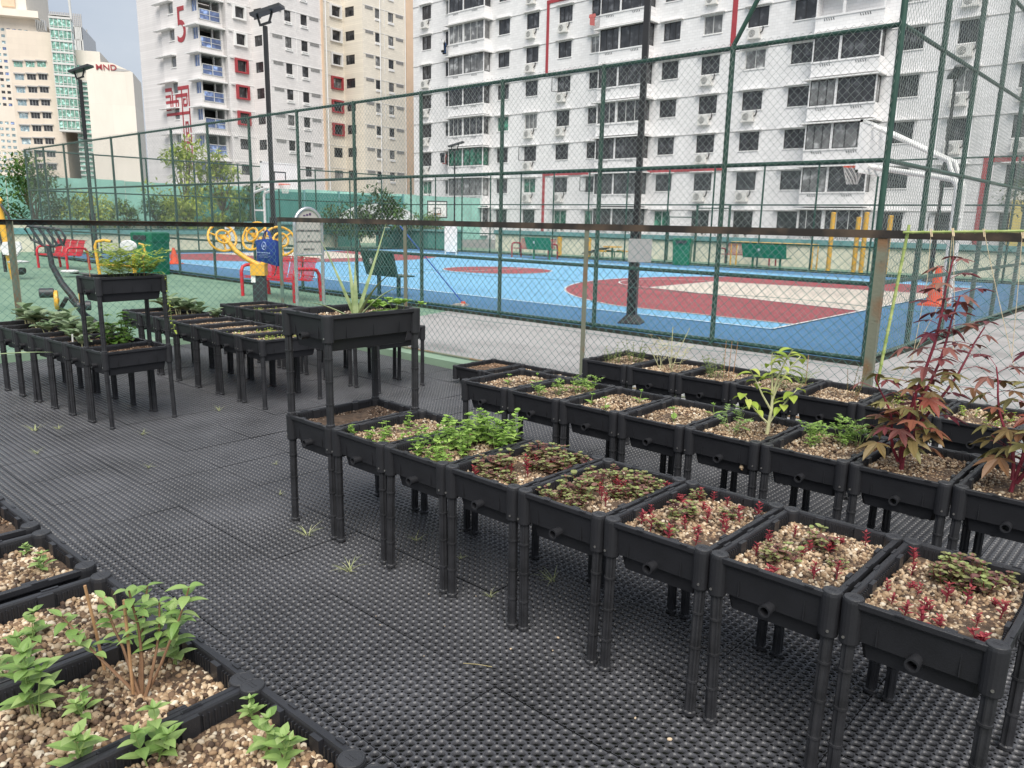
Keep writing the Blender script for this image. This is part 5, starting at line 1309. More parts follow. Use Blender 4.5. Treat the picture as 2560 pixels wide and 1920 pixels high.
# white block with projecting bays, parallel to the court
def white_block():
    Y = 51.; t = thing('apartment_block', 'long white apartment block with projecting window bays and red bands', 'building', (0, Y, -.06)); rr = random.Random(12)
    X0, X1 = -59.95, 6.; TOP = 29.; FL = 2.615
    tops = [2.60 + FL*k + .06 for k in range(10)]
    cols = [(-58.66, -57.42, 'ac'), (-55.44, -54.30, ''), (-48.78, -47.49, ''), (-45.58, -44.24, 'ac'), (-42.13, -40.80, 'ac'), (-38.92, -37.65, ''), (-32.36, -31.0, ''), (-29.16, -27.77, 'ac'), (-25.88, -24.46, 'ac'), (-22.72, -21.35, ''), (-16.07, -14.85, ''), (-13.08, -11.9, 'ac'), (-9.8, -8.5, 'ac'), (-6., -4.7, '')]
    bays = [(-54.2, -49.75), (-37.5, -33.15), (-21.0, -16.95), (-3.9, .3)]
    H = 1.2; rects = [(a, b, z-H, z) for a, b, k in cols for z in tops]
    mb = MB(); facade(mb, X0, X1, -6, TOP, rects); 
    mb.box(X0, X1, .15, 12, -6, TOP-.01)
    mb.build('wall', 'wall_white', t)
    hb = MB(); lines = MB()
    for z in tops:
        for a, b, k in cols: hb.box(a-.22, b+.22, -.30, 0, z+.07, z+.13)
        segs = sorted([(a-.22, b+.22) for a, b, k in cols] + bays); x = X0
        for a, b in segs + [(X1, X1)]:
            if a-x > .3: lines.box(x, a, -.035, 0, z+.05, z+.09)
            x = b
    hb.build('window_hoods', 'trim_white', t); lines.build('floor_bands', 'trim_grey', t)
    sl = MB()
    for z in tops:
        for a, b, k in cols: sl.box(a-.05, b+.05, -.05, 0, z-H-.07, z-H-.005)
    sl.build('window_sills', 'trim_white', t)
    for fi, z in enumerate(tops):
        if fi > 8: continue
        for a, b, k in cols:
            if z > 21.5 and a > -52 or z > 16.5 and a > -24.5: continue
            g = 'glass_green' if rr.random() < (.4 if fi < 2 else .03) else ('glass_pale' if rr.random() < .08 else 'glass_dark')
            fr_ = 'frame_light' if g != 'glass_dark' else 'frame_dark'
            window(t, a, z-H, b-a, H, .06, rr.choice((2, 2, 3)), fr_, g, 1 if rr.random() < .12 else 0)
            if k and rr.random() < .72: ac(t, (a+b)/2 - .15, z-H-.72, 0)
    for a, b in bays:
        par = MB(); slab = MB(); slot = MB(); P = .8
        for fi, z in enumerate(tops):
            zt, zb = z+.12, z-1.42
            if fi > 8: break
            # parapet ring and hood of every storey
            par.box(a, b, -P, 0, zb-.88, zb); slab.box(a-.32, b+.28, -P-.3, 0, zt+.0, zt+.09)
            par.box(a, a+.07, -P, 0, zb, zt); par.box(b-.07, b, -P, -P+.07, zb, zt); par.box((a+b)/2-.42, (a+b)/2-.27, -P, -P+.1, zb, zt)
            par.box(a-.04, b+.04, -P-.05, -P, zb-.08, zb+.02); par.box(a-.02, b+.02, -P-.03, -P, zb-.88, zb-.82)
            for q in (.22, .75):
                for k in range(5): slot.beam((a+(b-a)*q+.14*k-.3, -P-.012, zb-.28), (a+(b-a)*q+.14*k-.36, -P-.012, zb-.14), .02, .03)
            if (z > 19.5 and a > -52) or (z > 14.8 and a > -24): continue
            g = rr.choice(('glass_dark', 'glass_dark', 'glass_dark', 'glass_green' if fi < 3 else 'glass_dark', 'glass_pale')); fr_ = 'frame_light' if rr.random() < .2 else 'frame_dark'
            x1 = a+.07; x2 = (a+b)/2-.42; x3 = (a+b)/2-.27; x4 = b-.07
            window(t, x1, zb+.02, x2-x1, zt-zb-.02, -P+.03, 3, fr_, g, 0, 'bay_window')
            window(t, x3, zb+.02, x4-x3, zt-zb-.02, -P+.03, 3, fr_, g if rr.random() < .7 else 'glass_dark', 0, 'bay_window')
            window(t, b-.03, zb+.02, P-.12, zt-zb-.02, -P+.09, 1, fr_, g, 0, 'bay_window', PI/2)
            slab.box(a+.08, b-.08, -P+.12, -.02, zb-.02, zb)
        par.build('bay_parapet', 'wall_white', t); slab.build('bay_hood', 'trim_white', t); slot.build('bay_slots', 'frame_dark', t)
    rd = MB(); R_ = lambda x0, x1, z0, z1, y=-.04: rd.box(x0, x1, y, -.002, z0, z1)
    z1 = tops[4]+.15; z0 = tops[1]+.15; z6 = tops[6]+.42
    R_(-43.42, -43.16, z1, z6); R_(-43.16, -37.6, z1, z1+.24, -.06); R_(-33.1, -27.06, z1, z1+.24, -.06); R_(-27.06, -26.7, z1-.02, z6); R_(-43.42, -26.7, z6, z6+.26, -.06)
    R_(-43.42, -43.16, -1, z0); R_(-43.42, -37.6, z0, z0+.24, -.06); R_(-33.1, -27, z0, z0+.24, -.06)
    R_(-10.95, -10.5, -1, z0); R_(-10.95, -5, z0, z0+.32, -.06)
    rd.build('red_band', 'trim_red', t)
    ye = MB(); ye.box(-9.2, 4, -.5, -.36, -1, 3.35); ye.box(-9.2, 4, -.52, -.5, 2.9, 3.1); ye.build('low_wall', 'wall_yellow', t)
    # washing on poles
    for n_, (x, z, L, cols_) in enumerate(((-55.2, 17.0, 1.7, ('cloth_dark', 'cloth_blue', 'cloth_dark', 'cloth_dark', 'cloth_white')), (-38.6, 16.85, 1.3, ('cloth_white', 'cloth_red')), (-55.2, 7.4, 1.6, ('cloth_red', 'cloth_white', 'cloth_dark')))):
        w = thing('washing_pole', ['dark shirts drying on a pole beside a bay of the white block', 'pink and brown clothes on a tilted pole high on the white block', 'red and pale washing on a pole low on the white block'][n_], 'laundry', (x, Y-.05, z), 0, 'laundry poles')
        b = MB(); b.path([(-.2, 0, .1), (L*.6, -L, .25)], .02, 6); b.build('pole', 'frame_light', w)
        for k, c in enumerate(cols_):
            f_ = .25+.7*k/len(cols_); px, py, pz = -.2+(L*.6+.2)*f_, -L*f_, .1+.15*f_
            b = MB(); b.loft([[(px-.26, py-.03, pz), (px+.26, py-.03, pz), (px+.26, py+.03, pz), (px-.26, py+.03, pz)], [(px-.3, py-.05, pz-.22), (px+.3, py-.05, pz-.22), (px+.3, py+.05, pz-.22), (px-.3, py+.05, pz-.22)], [(px-.2, py-.04, pz-.3), (px+.2, py-.04, pz-.3), (px+.2, py+.04, pz-.3), (px-.2, py+.04, pz-.3)], [(px-.19, py-.05, pz-.85+.1*(k % 2)), (px+.21, py-.05, pz-.85), (px+.21, py+.05, pz-.85), (px-.19, py+.05, pz-.85+.1*(k % 2))]]); b.build('shirt', c, w)
white_block()

# stepped block with the number 5; local x runs along the facade, -y towards the court
def number_block():
    A = rad(95); t = thing('apartment_block', 'stepped pale apartment block with the big red number 5 and blue balconies', 'building', (0, 0, -.06), A); t.rotation_euler = (0, 0, A)
    rr = random.Random(4); FL = 2.37; N = 10
    # wall steps: (u0, u1, w) ; w = distance of the plane, local y = w
    S = [(42.26, 44.72, 69.0), (44.72, 47.3, 68.2), (47.3, 53.6, 65.4), (53.6, 58.65, 68.2), (58.65, 66.2, 65.2)]
    T12 = [20.8-FL*k for k in range(-2, 8)]; T34 = [23.3-FL*k for k in range(-1, 9)]
    W = MB(); C = MB(); TOP = 27.5
    r1 = [(45.5, 46.5, z-.98, z) for z in T12]; facade(W, 44.72, 47.3, -6, TOP, r1, 68.2)
    r2 = [(49.05, 49.78, z-.92, z+.02) for z in T12] + [(50.93, 51.68, z-.92, z+.02) for z in T12]; facade(W, 47.3, 53.6, -6, TOP, r2, 65.4)
    r3 = [(56.98, 58.15, z-1.0, z) for z in T34]; facade(C, 53.6, 58.65, -6, TOP, r3, 68.2)
    r4 = [(60.4, 61.13, z-.9, z) for z in T34] + [(62.3, 63.07, z-.9, z) for z in T34]; facade(C, 58.65, 66.2, -6, TOP, r4, 65.2)
    # returns facing the court's near end, with their windows
    def ret(mb, u, w0, w1, tops, a, b):
        m = MB(); facade(m, w0, w1, -6, TOP, [(a, b, z-.95, z) for z in tops]); s0 = len(mb.v)
        for v_ in m.v: mb.v.append((u + v_[1], w1-(v_[0]-w0), v_[2]))
        mb.f += [tuple(i+s0 for i in f) for f in m.f]
        for k, z in enumerate(tops):
            if 4 < z < 26: window(t, u+.05, z-.95, b-a, .95, w1-(a-w0), 3, rot=-PI/2)
    ret(W, 47.3, 65.4, 68.2, T12, 65.4+.45, 65.4+1.65); ret(C, 58.65, 65.2, 68.2, [z+.05 for z in T34], 65.5, 66.9)
    W.box(44.72, 53.6, 68.4, 80, -6, TOP-.02); C.box(53.7, 66.2, 68.4, 80, -6, TOP-.02); C.box(58.9, 66.2, 65.4, 68.4, -6, TOP-.03); W.box(47.55, 53.6, 65.6, 68.4, -6, TOP-.03)
    W.quad((44.72, 68.2, -6), (44.72, 69, -6), (44.72, 69, TOP), (44.72, 68.2, TOP))
    W.build('wall', 'wall_pink', t); C.build('cream_wall', 'wall_cream', t)
    for k, z in enumerate(T12):
        if not 3.5 < z < 25.6: continue
        window(t, 45.5, z-.98, 1.0, .98, 68.26, 2); window(t, 49.05, z-.92, .73, .94, 65.46, 2, 'frame_dark', 'glass_dark' if k % 3 else 'glass_pale'); window(t, 50.93, z-.92, .75, .94, 65.46, 2)
        red = k in (4, 5, 6); b = MB(); e = .2
        for (x0, x1, z0, z1) in ((45.5-e, 46.5+e, z, z+e*.7), (45.5-e, 46.5+e, z-.98-e*.7, z-.98), (45.5-e, 45.5, z-.98, z), (46.5, 46.5+e, z-.98, z)): b.box(x0, x1, 67.98, 68.2, z0, z1)
        if red or k < 7: b.build('window_surround', 'trim_red' if red else 'trim_white', t)
    for k, z in enumerate(T34):
        if not 3.5 < z < 26: continue
        window(t, 56.98, z-1., 1.17, 1., 68.26, 2, 'frame_dark', 'glass_dark' if k % 4 else 'glass_pale'); window(t, 60.4, z-.9, .73, .9, 65.26, 2, 'frame_dark', 'glass_pale' if k % 2 else 'glass_dark'); window(t, 62.3, z-.9, .77, .9, 65.26, 2, 'frame_dark', 'glass_pale' if k % 3 else 'glass_dark')
        red = k in (4, 5, 6); b = MB(); e = .2
        for (x0, x1, z0, z1) in ((56.98-e, 58.15+e, z, z+e*.7), (56.98-e, 58.15+e, z-1-e*.7, z-1), (56.98-e, 56.98, z-1, z), (58.15, 58.15+e, z-1, z)): b.box(x0, x1, 67.98, 68.2, z0, z1)
        if k < 7: b.build('window_surround', 'trim_red' if red else 'trim_white', t)
    tr = MB(); ve = MB(); ve2 = MB()
    for z in T12:
        tr.box(44.75, 47.28, 68.16, 68.2, z+.22, z+.27); tr.box(47.33, 53.55, 65.36, 65.4, z+.06, z+.1); tr.box(44.8, 45.2, 68.05, 68.2, z+.1, z+.16)
        for a in (49.0, 50.88): tr.box(a, a+.86, 65.31, 65.4, z-1.22, z-.98); [ve2.beam((a+.18+.14*q, 65.305, z-1.14), (a+.22+.14*q, 65.305, z-1.04), .02, .03) for q in range(4)]
        for a, dz in ((47.6, .02), (51.95, .02)): 
            for q in range(3): ve.box(a, a+1.1, 65.34, 65.41, z-.02-.1*q, z+.03-.1*q)
            ve2.box(a+.02, a+1.08, 65.37, 65.385, z-.24, z+.05)
        tr.box(50.35, 50.4, 65.37, 65.4, z-1.6, z+.06)
    for z in T34:
        tr.box(53.65, 58.6, 68.16, 68.2, z+.22, z+.26); tr.box(58.7, 64.7, 65.17, 65.2, z+.06, z+.1)
        for a in (60.36, 62.27): tr.box(a, a+.84, 65.12, 65.2, z-1.18, z-.95)
        for a in (59.0, 63.4):
            for q in range(3): ve.box(a, a+1.1, 65.14, 65.21, z-.02-.1*q, z+.03-.1*q)
            ve2.box(a+.02, a+1.08, 65.17, 65.185, z-.24, z+.05)
        tr.box(61.7, 61.75, 65.17, 65.2, z-1.6, z+.06)
    tr.build('wall_trim', 'trim_white', t); ve.build('vent_louvres', 'trim_grey', t); ve2.build('vent_slots', 'recess_dark', t)
    pc = MB(); pc.box(64.9, 66.0, 65.08, 65.2, -6, TOP); pc.box(53.35, 53.6, 65.3, 65.4, -6, TOP); pc.build('peach_strip', 'wall_peach', t)
    # end wall with hoods and small windows, balconies round the corner
    E_ = MB(); m = MB(); ez = [z-.15 - .05 for z in [21.35, 18.98, 16.61, 14.24, 11.87, 9.5, 7.13, 4.76, 2.4]]
    facade(m, 0, 6.4, -6, TOP, [(6.4-4.95, 6.4-4.1, z-1.0, z) for z in ez] + [(6.4-1.0, 6.4-.12, z-1.05, z+.0) for z in [q-.25 for q in ez]])
    for v_ in m.v: E_.v.append((42.26+v_[1], 75.4-v_[0], v_[2]))
    E_.f += m.f; E_.box(42.45, 44.7, 71.6, 80, -6, TOP-.02); E_.box(42.45, 46, 73, 75.38, -6, TOP-.04); E_.build('end_wall', 'wall_pink', t)
    hd = MB(); rail_ = MB(); pa = MB(); dk = MB()
    for z in ez:
        hd.loft([[(41.75, 76.2, z+.0), (42.26, 76.2, z+.0), (42.26, 73.0, z+.0), (41.75, 73.0, z+.0)], [(41.75, 76.2, z+.06), (42.26, 76.2, z+.14), (42.26, 73.0, z+.14), (41.75, 73.0, z+.06)]])
        hd.box(42.2, 42.3, 73.95-.85-.05, 74.05, z-1.08, z-1.0)
        if z < 22: window(t, 42.32, z-1.0, .85, 1.0, 69.0+4.95, 1, 'frame_light', 'glass_pale', rot=-PI/2)
        q = z-.25
        if z < 22: window(t, 42.32, q-1.05, .88, 1.05, 69.0+1.0, 2, 'frame_light', 'glass_blue', rot=-PI/2)
        # balcony: hood slab, dark recess, parapet, glazed railing
        hd.box(41.7, 45.35, 68.55, 70.6, q+.06, q+.17)
        pa.box(42.27, 44.72, 69.0, 69.12, q-2.2, q-1.15+.1); pa.box(44.5, 44.72, 69.0, 69.2, q-1.05, q+.06); pa.box(42.27, 42.36, 69.0, 69.1, q-1.05, q+.06)
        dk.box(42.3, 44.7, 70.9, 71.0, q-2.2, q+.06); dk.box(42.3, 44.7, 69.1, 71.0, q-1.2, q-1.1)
        pa.box(43.95, 44.1, 69.6, 69.75, q-1.1, q+.06)
        for k, (x0, x1) in enumerate(((42.42, 43.4), (43.46, 44.44))):
            for (z0, z1) in ((q-1.72, q-1.32), (q-1.28, q-.88)): pass
        rail_.box(42.38, 44.5, 68.93, 68.99, q-.86, q-.80); rail_.box(42.38, 44.5, 68.93, 68.99, q-1.3, q-1.26); rail_.box(42.38, 44.5, 68.93, 68.99, q-1.72, q-1.68); rail_.box(42.38, 42.44, 68.93, 68.99, q-1.72, q-.8); rail_.box(43.41, 43.47, 68.93, 68.99, q-1.72, q-.8); rail_.box(44.44, 44.5, 68.93, 68.99, q-1.72, q-.8)
        if z < 22.5:
            g = MB().quad((42.4, 68.965, q-1.7), (44.48, 68.965, q-1.7), (44.48, 68.965, q-.82), (42.4, 68.965, q-.82)); g.build('balcony_glass', 'glass_blue', t)
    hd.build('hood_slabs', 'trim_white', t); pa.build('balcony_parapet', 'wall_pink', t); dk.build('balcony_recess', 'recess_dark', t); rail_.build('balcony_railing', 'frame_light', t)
    # painted number and fret pattern
    mt = Matrix(((0, 0, -1, 42.235), (-1, 0, 0, 72.72), (0, 1, 0, 17.5), (0, 0, 0, 1)))
    text_mesh('5', 4.5, 'trim_red', t, 'number', mt @ Matrix.Scale(.83, 4, (1, 0, 0)), .012, 'LEFT')
    fr = MB()
    def F(w0, w1, z0, z1): fr.box(42.225, 42.255, w0, w1, z0, z1)
    F(74.2, 75.38, 13.3, 13.62); F(71.2, 73.1, 13.3, 13.62); F(71.2, 71.35, 5.9, 13.3); F(72.42, 72.57, 6.0, 13.3); F(71.5, 73.5, 12.65, 12.95)
    F(74.1, 74.25, 11.6, 13.3); F(74.55, 75.38, 12.75, 12.98); F(74.45, 74.6, 11.7, 12.98); F(73.1, 75.38, 12.2, 12.45); F(74.5, 75.38, 11.55, 11.8); F(73.1, 73.25, 11.6, 12.45); F(73.1, 73.7, 11.6, 11.85); F(73.5, 73.65, 11.6, 12.2); F(73.45, 73.6, 12.2, 12.95)
    F(71.55, 71.7, 11.9, 12.95); F(71.65, 72.3, 11.75, 12.0); F(72.15, 72.3, 11.9, 12.5); F(71.85, 72.3, 12.35, 12.5); F(71.2, 75.38, 11.05, 11.3)
    for zc in (9.3, 6.9): 
        F(71.62, 71.76, zc-.6, zc+1.1); F(72.0, 72.14, zc-.6, zc+1.1); F(71.62, 72.14, zc+.9, zc+1.1); F(71.2, 72.57, zc-.95, zc-.7); F(71.8, 71.95, zc-.2, zc+.1)
    fr.build('fret_pattern', 'trim_red', t)
    b = MB()
    for x in (53.9, 61.0, 64.75): b.path([(x, 65.1 if x > 58 else 65.3, -6), (x, 65.1 if x > 58 else 65.3, TOP)], .06, 6)
    b.build('drain_pipe', 'trim_white', t)
    w = thing('washing_pole', 'black clothes drying from a window of the stepped block', 'laundry', (0, 0, 0), 0, 'laundry poles')
    q = np.array([math.cos(A)*51.9+math.sin(A)*65.2, math.sin(A)*51.9-math.cos(A)*65.2]); 
    w.location = (q[0], q[1], 17.35); b = MB(); b.path([(0,0,0), (1.3, .3, .35)], .02, 6); b.build('pole', 'frame_light', w)
    b = MB(); b.loft([[(.3,0,.05),(.75,.1,.15),(.75,.2,.15),(.3,.1,.05)], [(.25,0,-.5),(.8,.1,-.3),(.8,.2,-.3),(.25,.1,-.5)]]); b.loft([[(.85,.1,.2),(1.2,.2,.3),(1.2,.3,.3),(.85,.2,.2)], [(.9,.1,-.6),(1.1,.2,-.6),(1.1,.3,-.6),(.9,.2,-.6)]]); b.build('shirt', 'cloth_dark', w)
number_block()

# far office buildings on the left; each stands in a plane facing the rooftop
A3 = rad(61); D3 = np.array([math.cos(A3), math.sin(A3)])
def off_plane(px, py, dep):
    P = CAM + (_f + _r*(150-1280)/FPX)*dep; q = on_plane(px, py, P, D3); return float(q[:2] @ D3), float(q[2]), P
def office(name, label, dep, pieces, thick=25.):
    P = off_plane(150, 500, dep)[2]; n = np.array([D3[1], -D3[0]]); t = thing(name, label, 'building', (float(P[0]), float(P[1]), 0), A3); u0 = float(P[:2] @ D3)
    def L(px, py): u, z, _ = off_plane(px, py, dep); return u-u0, z
    return t, L
def tile_mat(name, col, bw, bh):
    m = block_mat(name, col, bw, bh, .15, .03, .05); return m
tile_mat('tile_beige', (.72, .63, .53), 2.4, 1.2); tile_mat('tile_cream', (.80, .74, .65), 6, 6); tile_mat('tile_pale', (.74, .68, .60), 3, 3)
def office_windows(t, L):
    W = MB(); lx = [(120, 208), (229, 317), (333, 420)]; rects = []
    c = lambda x, y: L(x*.2756, y*.2756)
    rows = [(548+116*k, 605+116*k-k*.8) for k in range(12)]
    (x0, zt), (x1, _) = c(40, 262), c(452, 310)
    for k in range(12):
        for (a, b) in lx:
            sh = 12.3*k; p, q = c(a+sh, 552+116.5*k*1.0), c(b+sh, 612+116.5*k); rects.append((p[0], q[0], q[1], p[1]))
    ul = c(52, 262)[0]; ur = c(455, 300)[0]+1.2
    facade(W, ul, ur, -20, zt, rects); W.box(ul, ur, .2, 30, -20, zt-.05); W.build('wall', 'tile_beige', t)
    for i, (a, b, z0, z1) in enumerate(rects):
        if z0 < -4: continue
        window(t, a, z0, b-a, z1-z0, .06, 3, 'frame_light', 'glass_teal' if i < 3 else ('glass_dark' if i % 3 else 'glass_sky'))
    b = MB()
    for (a, q, z0, z1) in rects: b.box(a-.2, q+.2, -.35, 0, z1, z1+.25)
    b.build('window_ledge', 'trim_grey', t)
    return ur
t1, L1 = office('office_building', 'beige tiled office building with rows of three windows and a green glass shaft', 190., None)
office_windows(t1, L1)
c = lambda x, y: L1(x*.2756, y*.2756)
# glass shaft
a, b_ = c(440, 175), c(588, 210); zlow = c(520, 1190)[1]; gs = MB(); gm = MB(); x0, x1 = a[0]+.6, b_[0]+1.6
gs.box(x0, x1, -2.6, -.1, zlow, a[1]); gs.build('glass_shaft', 'glass_teal', t1)
nst = 10
for k in range(nst+1):
    z = zlow+(a[1]-zlow)*k/nst; gm.box(x0-.1, x1+.1, -2.75, -.05, z-.22, z+.22); gm.box(x0-.05, x1+.05, -2.7, -.05, z+.5, z+.62)
for k in range(6): x = x0+(x1-x0)*k/5; gm.box(x-.06, x+.06, -2.68, -2.58, zlow, a[1])
gm.build('shaft_mullions', 'frame_light', t1)
b = MB(); b.path([(x1+.3, -3, zlow+24), (x1-.2, -3, a[1]+20)], .25, 8); b.build('mast', 'frame_light', t1)
b = MB(); b.box(c(612, 0)[0], c(860, 0)[0], .5, 25, -20, c(700, 450)[1]); b.build('upper_block', 'tile_cream', t1)
b = MB(); p, q = c(628, 580), c(775, 645); b.box(p[0], q[0], .3, .48, q[1], p[1]); b.build('wide_window', 'glass_teal', t1)
b = MB()
for k in range(9): x = p[0]+(q[0]-p[0])*(.66+.04*k); b.box(x-.1, x+.1, .15, .3, q[1], p[1])
b.build('louvres', 'trim_grey', t1)
p, q = c(655, 725), c(815, 725); lv = MB(); z = p[1]
while z > 2: lv.box(p[0], q[0]-.3, .02, .5, z-.32, z); lv.box(q[0]-.1, q[0]+2.6, -1.4, .4, z-.3, z-.05); z -= 1.05
lv.build('louvre_slats', 'frame_light', t1)
b = MB(); b.box(p[0]+.05, q[0]+2.5, .3, .49, 0, p[1]); b.build('louvre_glass', 'glass_teal', t1)
# white slab with the red letters
t2, L2 = office('office_tower', 'tall cream slab tower with red MND letters near its top', 170., None)
c2_ = lambda x, y: L2(x*.2756, y*.2756)
pts = [c2_(812, 1000), c2_(1215, 1000), c2_(1170, 655), c2_(1020, 572), c2_(858, 556), c2_(806, 690)]
w0, w1 = pts[0][0], pts[2][0]+.7; b = MB(); out = [(w0, -20), (w1, -20), (w1, pts[2][1]), (pts[3][0], pts[3][1]), (pts[4][0], pts[4][1]), (w0, pts[4][1]-.4)]
n_ = len(out); b.v += [(x, 0, z) for x, z in out] + [(x, 14, z) for x, z in out]; b.f += [tuple(range(n_)), tuple(reversed(range(n_, 2*n_)))] + [(i, n_+i, n_+(i+1) % n_, (i+1) % n_) for i in range(n_)]
b.build('wall', 'tile_cream', t2)
q = c2_(860, 640); text_mesh('MND', 1.55, 'trim_red', t2, 'lettering', Matrix.Translation((q[0]+.2, -.1, q[1]+.2)) @ Matrix.Rotation(rad(-2), 4, 'Y') @ Matrix.Rotation(PI/2, 4, 'X') @ Matrix.Scale(1.12, 4, (1, 0, 0)), .05, 'LEFT', .012)
b = MB(); p, q = c2_(1030, 612), c2_(1112, 648); b.poly([(p[0], -.05, p[1]), (p[0], -.05, q[1]), (q[0], -.05, q[1]), (p[0]+3.4, -.05, p[1]-.4)]); b.build('roof_opening', 'trim_grey', t2)
# dark lattice tower with roof letters, behind
t3, L3 = office('office_tower', 'dark lattice-clad tower with an open roof frame of letters behind the beige offices', 330., None)
c3_ = lambda x, y: L3(x*.2756, y*.2756)
(x0, zt), (x1, _), zb = c3_(300, 40), c3_(730, 110), c3_(700, 235)[1]
b = MB(); b.box(x0, x1, 0, 30, -20, zb); b.build('wall', 'glass_dark', t3)
b = MB(); z = zb; rr = random.Random(6)
while z > 10:
    b.box(x0, x1, -.4, 0, z-.5, z); 
    for k in range(30): x = x0+(x1-x0)*(k+rr.random()*.8)/30; b.box(x-.25, x+.25, -.4, 0, z-5, z)
    z -= 5
b.build('lattice', 'frame_light', t3)
b = MB()
for k in range(27):
    x = x0+(x1-x0)*k/26; b.box(x-.18, x+.18, -.4, .1, zb, zt-2)
    if k % 3 == 0: b.box(x-.2, x+.2, 18, 18.4, zb, zt-4)
for z in np.linspace(zb, zt-3, 6): b.box(x0, x1, -.3, .1, z-.15, z+.15)
b.build('roof_frame', 'trim_grey', t3)
q = c3_(310, 150); text_mesh('Capital', 3.4, 'frame_dark', t3, 'lettering', Matrix.Translation((q[0], -1, q[1]-2)) @ Matrix.Rotation(PI/2, 4, 'X') @ Matrix.Scale(1.2, 4, (1, 0, 0)), .1, 'LEFT', .03)
# left tower with small blue windows
t4, L4 = office('office_building', 'beige tower with many small blue windows at the left edge', 215., None)
c4_ = lambda x, y: L4(x*.2756, y*.2756)
xl, xr = c4_(-260, 200)[0], c4_(330, 180)[0]; zc = c4_(150, 165)[1]; rects = []
st = (c4_(80, 400)[0]-c4_(27, 400)[0]); sz = c4_(30, 450)[1]-c4_(30, 507)[1]
u = xl+1.; 
while u < xr-2:
    for k in range(30):
        z = zc-2.6-sz*k
        if z > 0 and not (12 < k < 15): rects.append((u, u+st*.62, z-sz*.45, z))
    u += st
b = MB(); facade(b, xl, xr, -20, zc, rects); b.box(xl, xr, .2, 30, -20, zc-.05); b.build('wall', 'tile_pale', t4)
near_ = sorted(rects, key=lambda r_: abs(r_[0]-c4_(30, 0)[0]) + .25*abs(r_[2]-c4_(30, 600)[1]))
gl = MB()
for i, (a, e, z0, z1) in enumerate(near_):
    if i < 90: MB().quad((a, .1, z0), (e, .1, z0), (e, .1, z1), (a, .1, z1)).build('window', ('glass_sky', 'glass_sky', 'glass_dark', 'glass_blue')[i % 4], t4)
    else: gl.quad((a, .1, z0), (e, .1, z0), (e, .1, z1), (a, .1, z1))
o = gl.build('far_windows', 'glass_sky', t4); o['kind'] = 'stuff'
b = MB(); zt4 = c4_(150, 0)[1]+14; b.box(xl, xr+1, -2.5, 28, zc, zc+1.6); b.box(xl, xr-2, .2, 26, zc+1.6, zt4); b.build('cornice', 'tile_cream', t4)
b = MB()
for k in range(9):
    x = xr-4-5.2*k
    for j in range(3): b.box(x-3.4, x-.4, -.3, .2, zc+2.6+j*4.2, zc+6.2+j*4.2)
b.build('louvre_panels', 'wall_peach', t4)
b = MB()
for k in range(6): 
    p, q = c4_(345+16*k, 195+(k % 3)*6), c4_(356+16*k, 295); b.box(p[0], q[0], -3, -1, q[1], p[1])
p, q = c4_(318, 180), c4_(440, 300); b.box(p[0], q[0], -1, 10, q[1], p[1]-4); b.build('rooftop_plant', 'frame_light', t4)

# ---------------------------------------------------------------- walls, screens and planting beyond the court
def walled(name, label, cat, x0, x1, y0, y1, h, mat='wall_plaster', cap='cap_teal', ch=.24, over_=.08, rz=0.):
    t = thing(name, label, cat, ((x0+x1)/2, (y0+y1)/2, -.05), rz); a, c_ = (x1-x0)/2, (y1-y0)/2
    MB().box(-a, a, -c_, c_, 0, h).build('wall', mat, t)
    if cap: MB().box(-a-over_, a+over_, -c_-over_, c_+over_, h, h+ch).build('coping', cap, t)
    return t
walled('parapet_wall', 'long pale wall with a teal coping behind the far court fence', 'wall', -31, 14, 32.4, 32.75, .92)
walled('parapet_wall', 'pale wall with a teal coping beyond the left end of the court', 'wall', -37.6, -37.2, 2, 26, .75)
walled('parapet_wall', 'upper pale terrace wall behind the left end of the court', 'wall', -44.3, -43.8, -4, 40, 1.15, ch=.16)
walled('planter_wall', 'teal planter box with a round tree at the far left corner of the court', 'planter', -38.4, -33.6, 29.6, 32.2, 1.0, 'box_teal', 'cap_teal', .12)
walled('planter_wall', 'teal planter box beside the arched sign beyond the court', 'planter', -41.5, -38.6, 23, 28.5, 1.25, 'box_teal', 'cap_teal', .12)
b = MB()
for k in range(34):
    y = -16+k*2.1; b.box(-50.06, -50.0, y, y+2.06, -.05, 3.55+.03*math.sin(k*1.7)); 
tag(b.build('screen_fence', 'net_teal'), 'pale teal netting hoarding behind the trees on the left', 'screen')
t = thing('site_screen', 'darker teal screen with a posts row behind the left basketball hoop', 'screen', (-46.5, 31.5, -.05), rad(-12)); MB().box(-.05, .05, -9, 6, 0, 3.3).build('panel', 'box_teal', t)
b = MB(); [b.box(-.1, .1, -9+2.5*k, -8.9+2.5*k, 0, 3.45) for k in range(7)]; b.build('post', 'cap_teal', t)
t = thing('canvas_shelter', 'pale vaulted canvas roof beyond the court behind the arched sign', 'shelter', (-47.5, 36, -.05), rad(-20)); b = MB(); L_ = [[(y, 3.1*math.cos(a), 1.2+1.5*math.sin(a)) for a in np.linspace(0, PI, 13)] for y in (-2.5, 2.5)]; b.loft(L_); b.build('roof', 'cloth_white', t, True)
b = MB()
for x in (-2.4, 2.4):
    for y in (-2.8, 2.8): b.box(x-.06, x+.06, y-.06, y+.06, 0, 1.6)
b.build('post', 'frame_light', t)

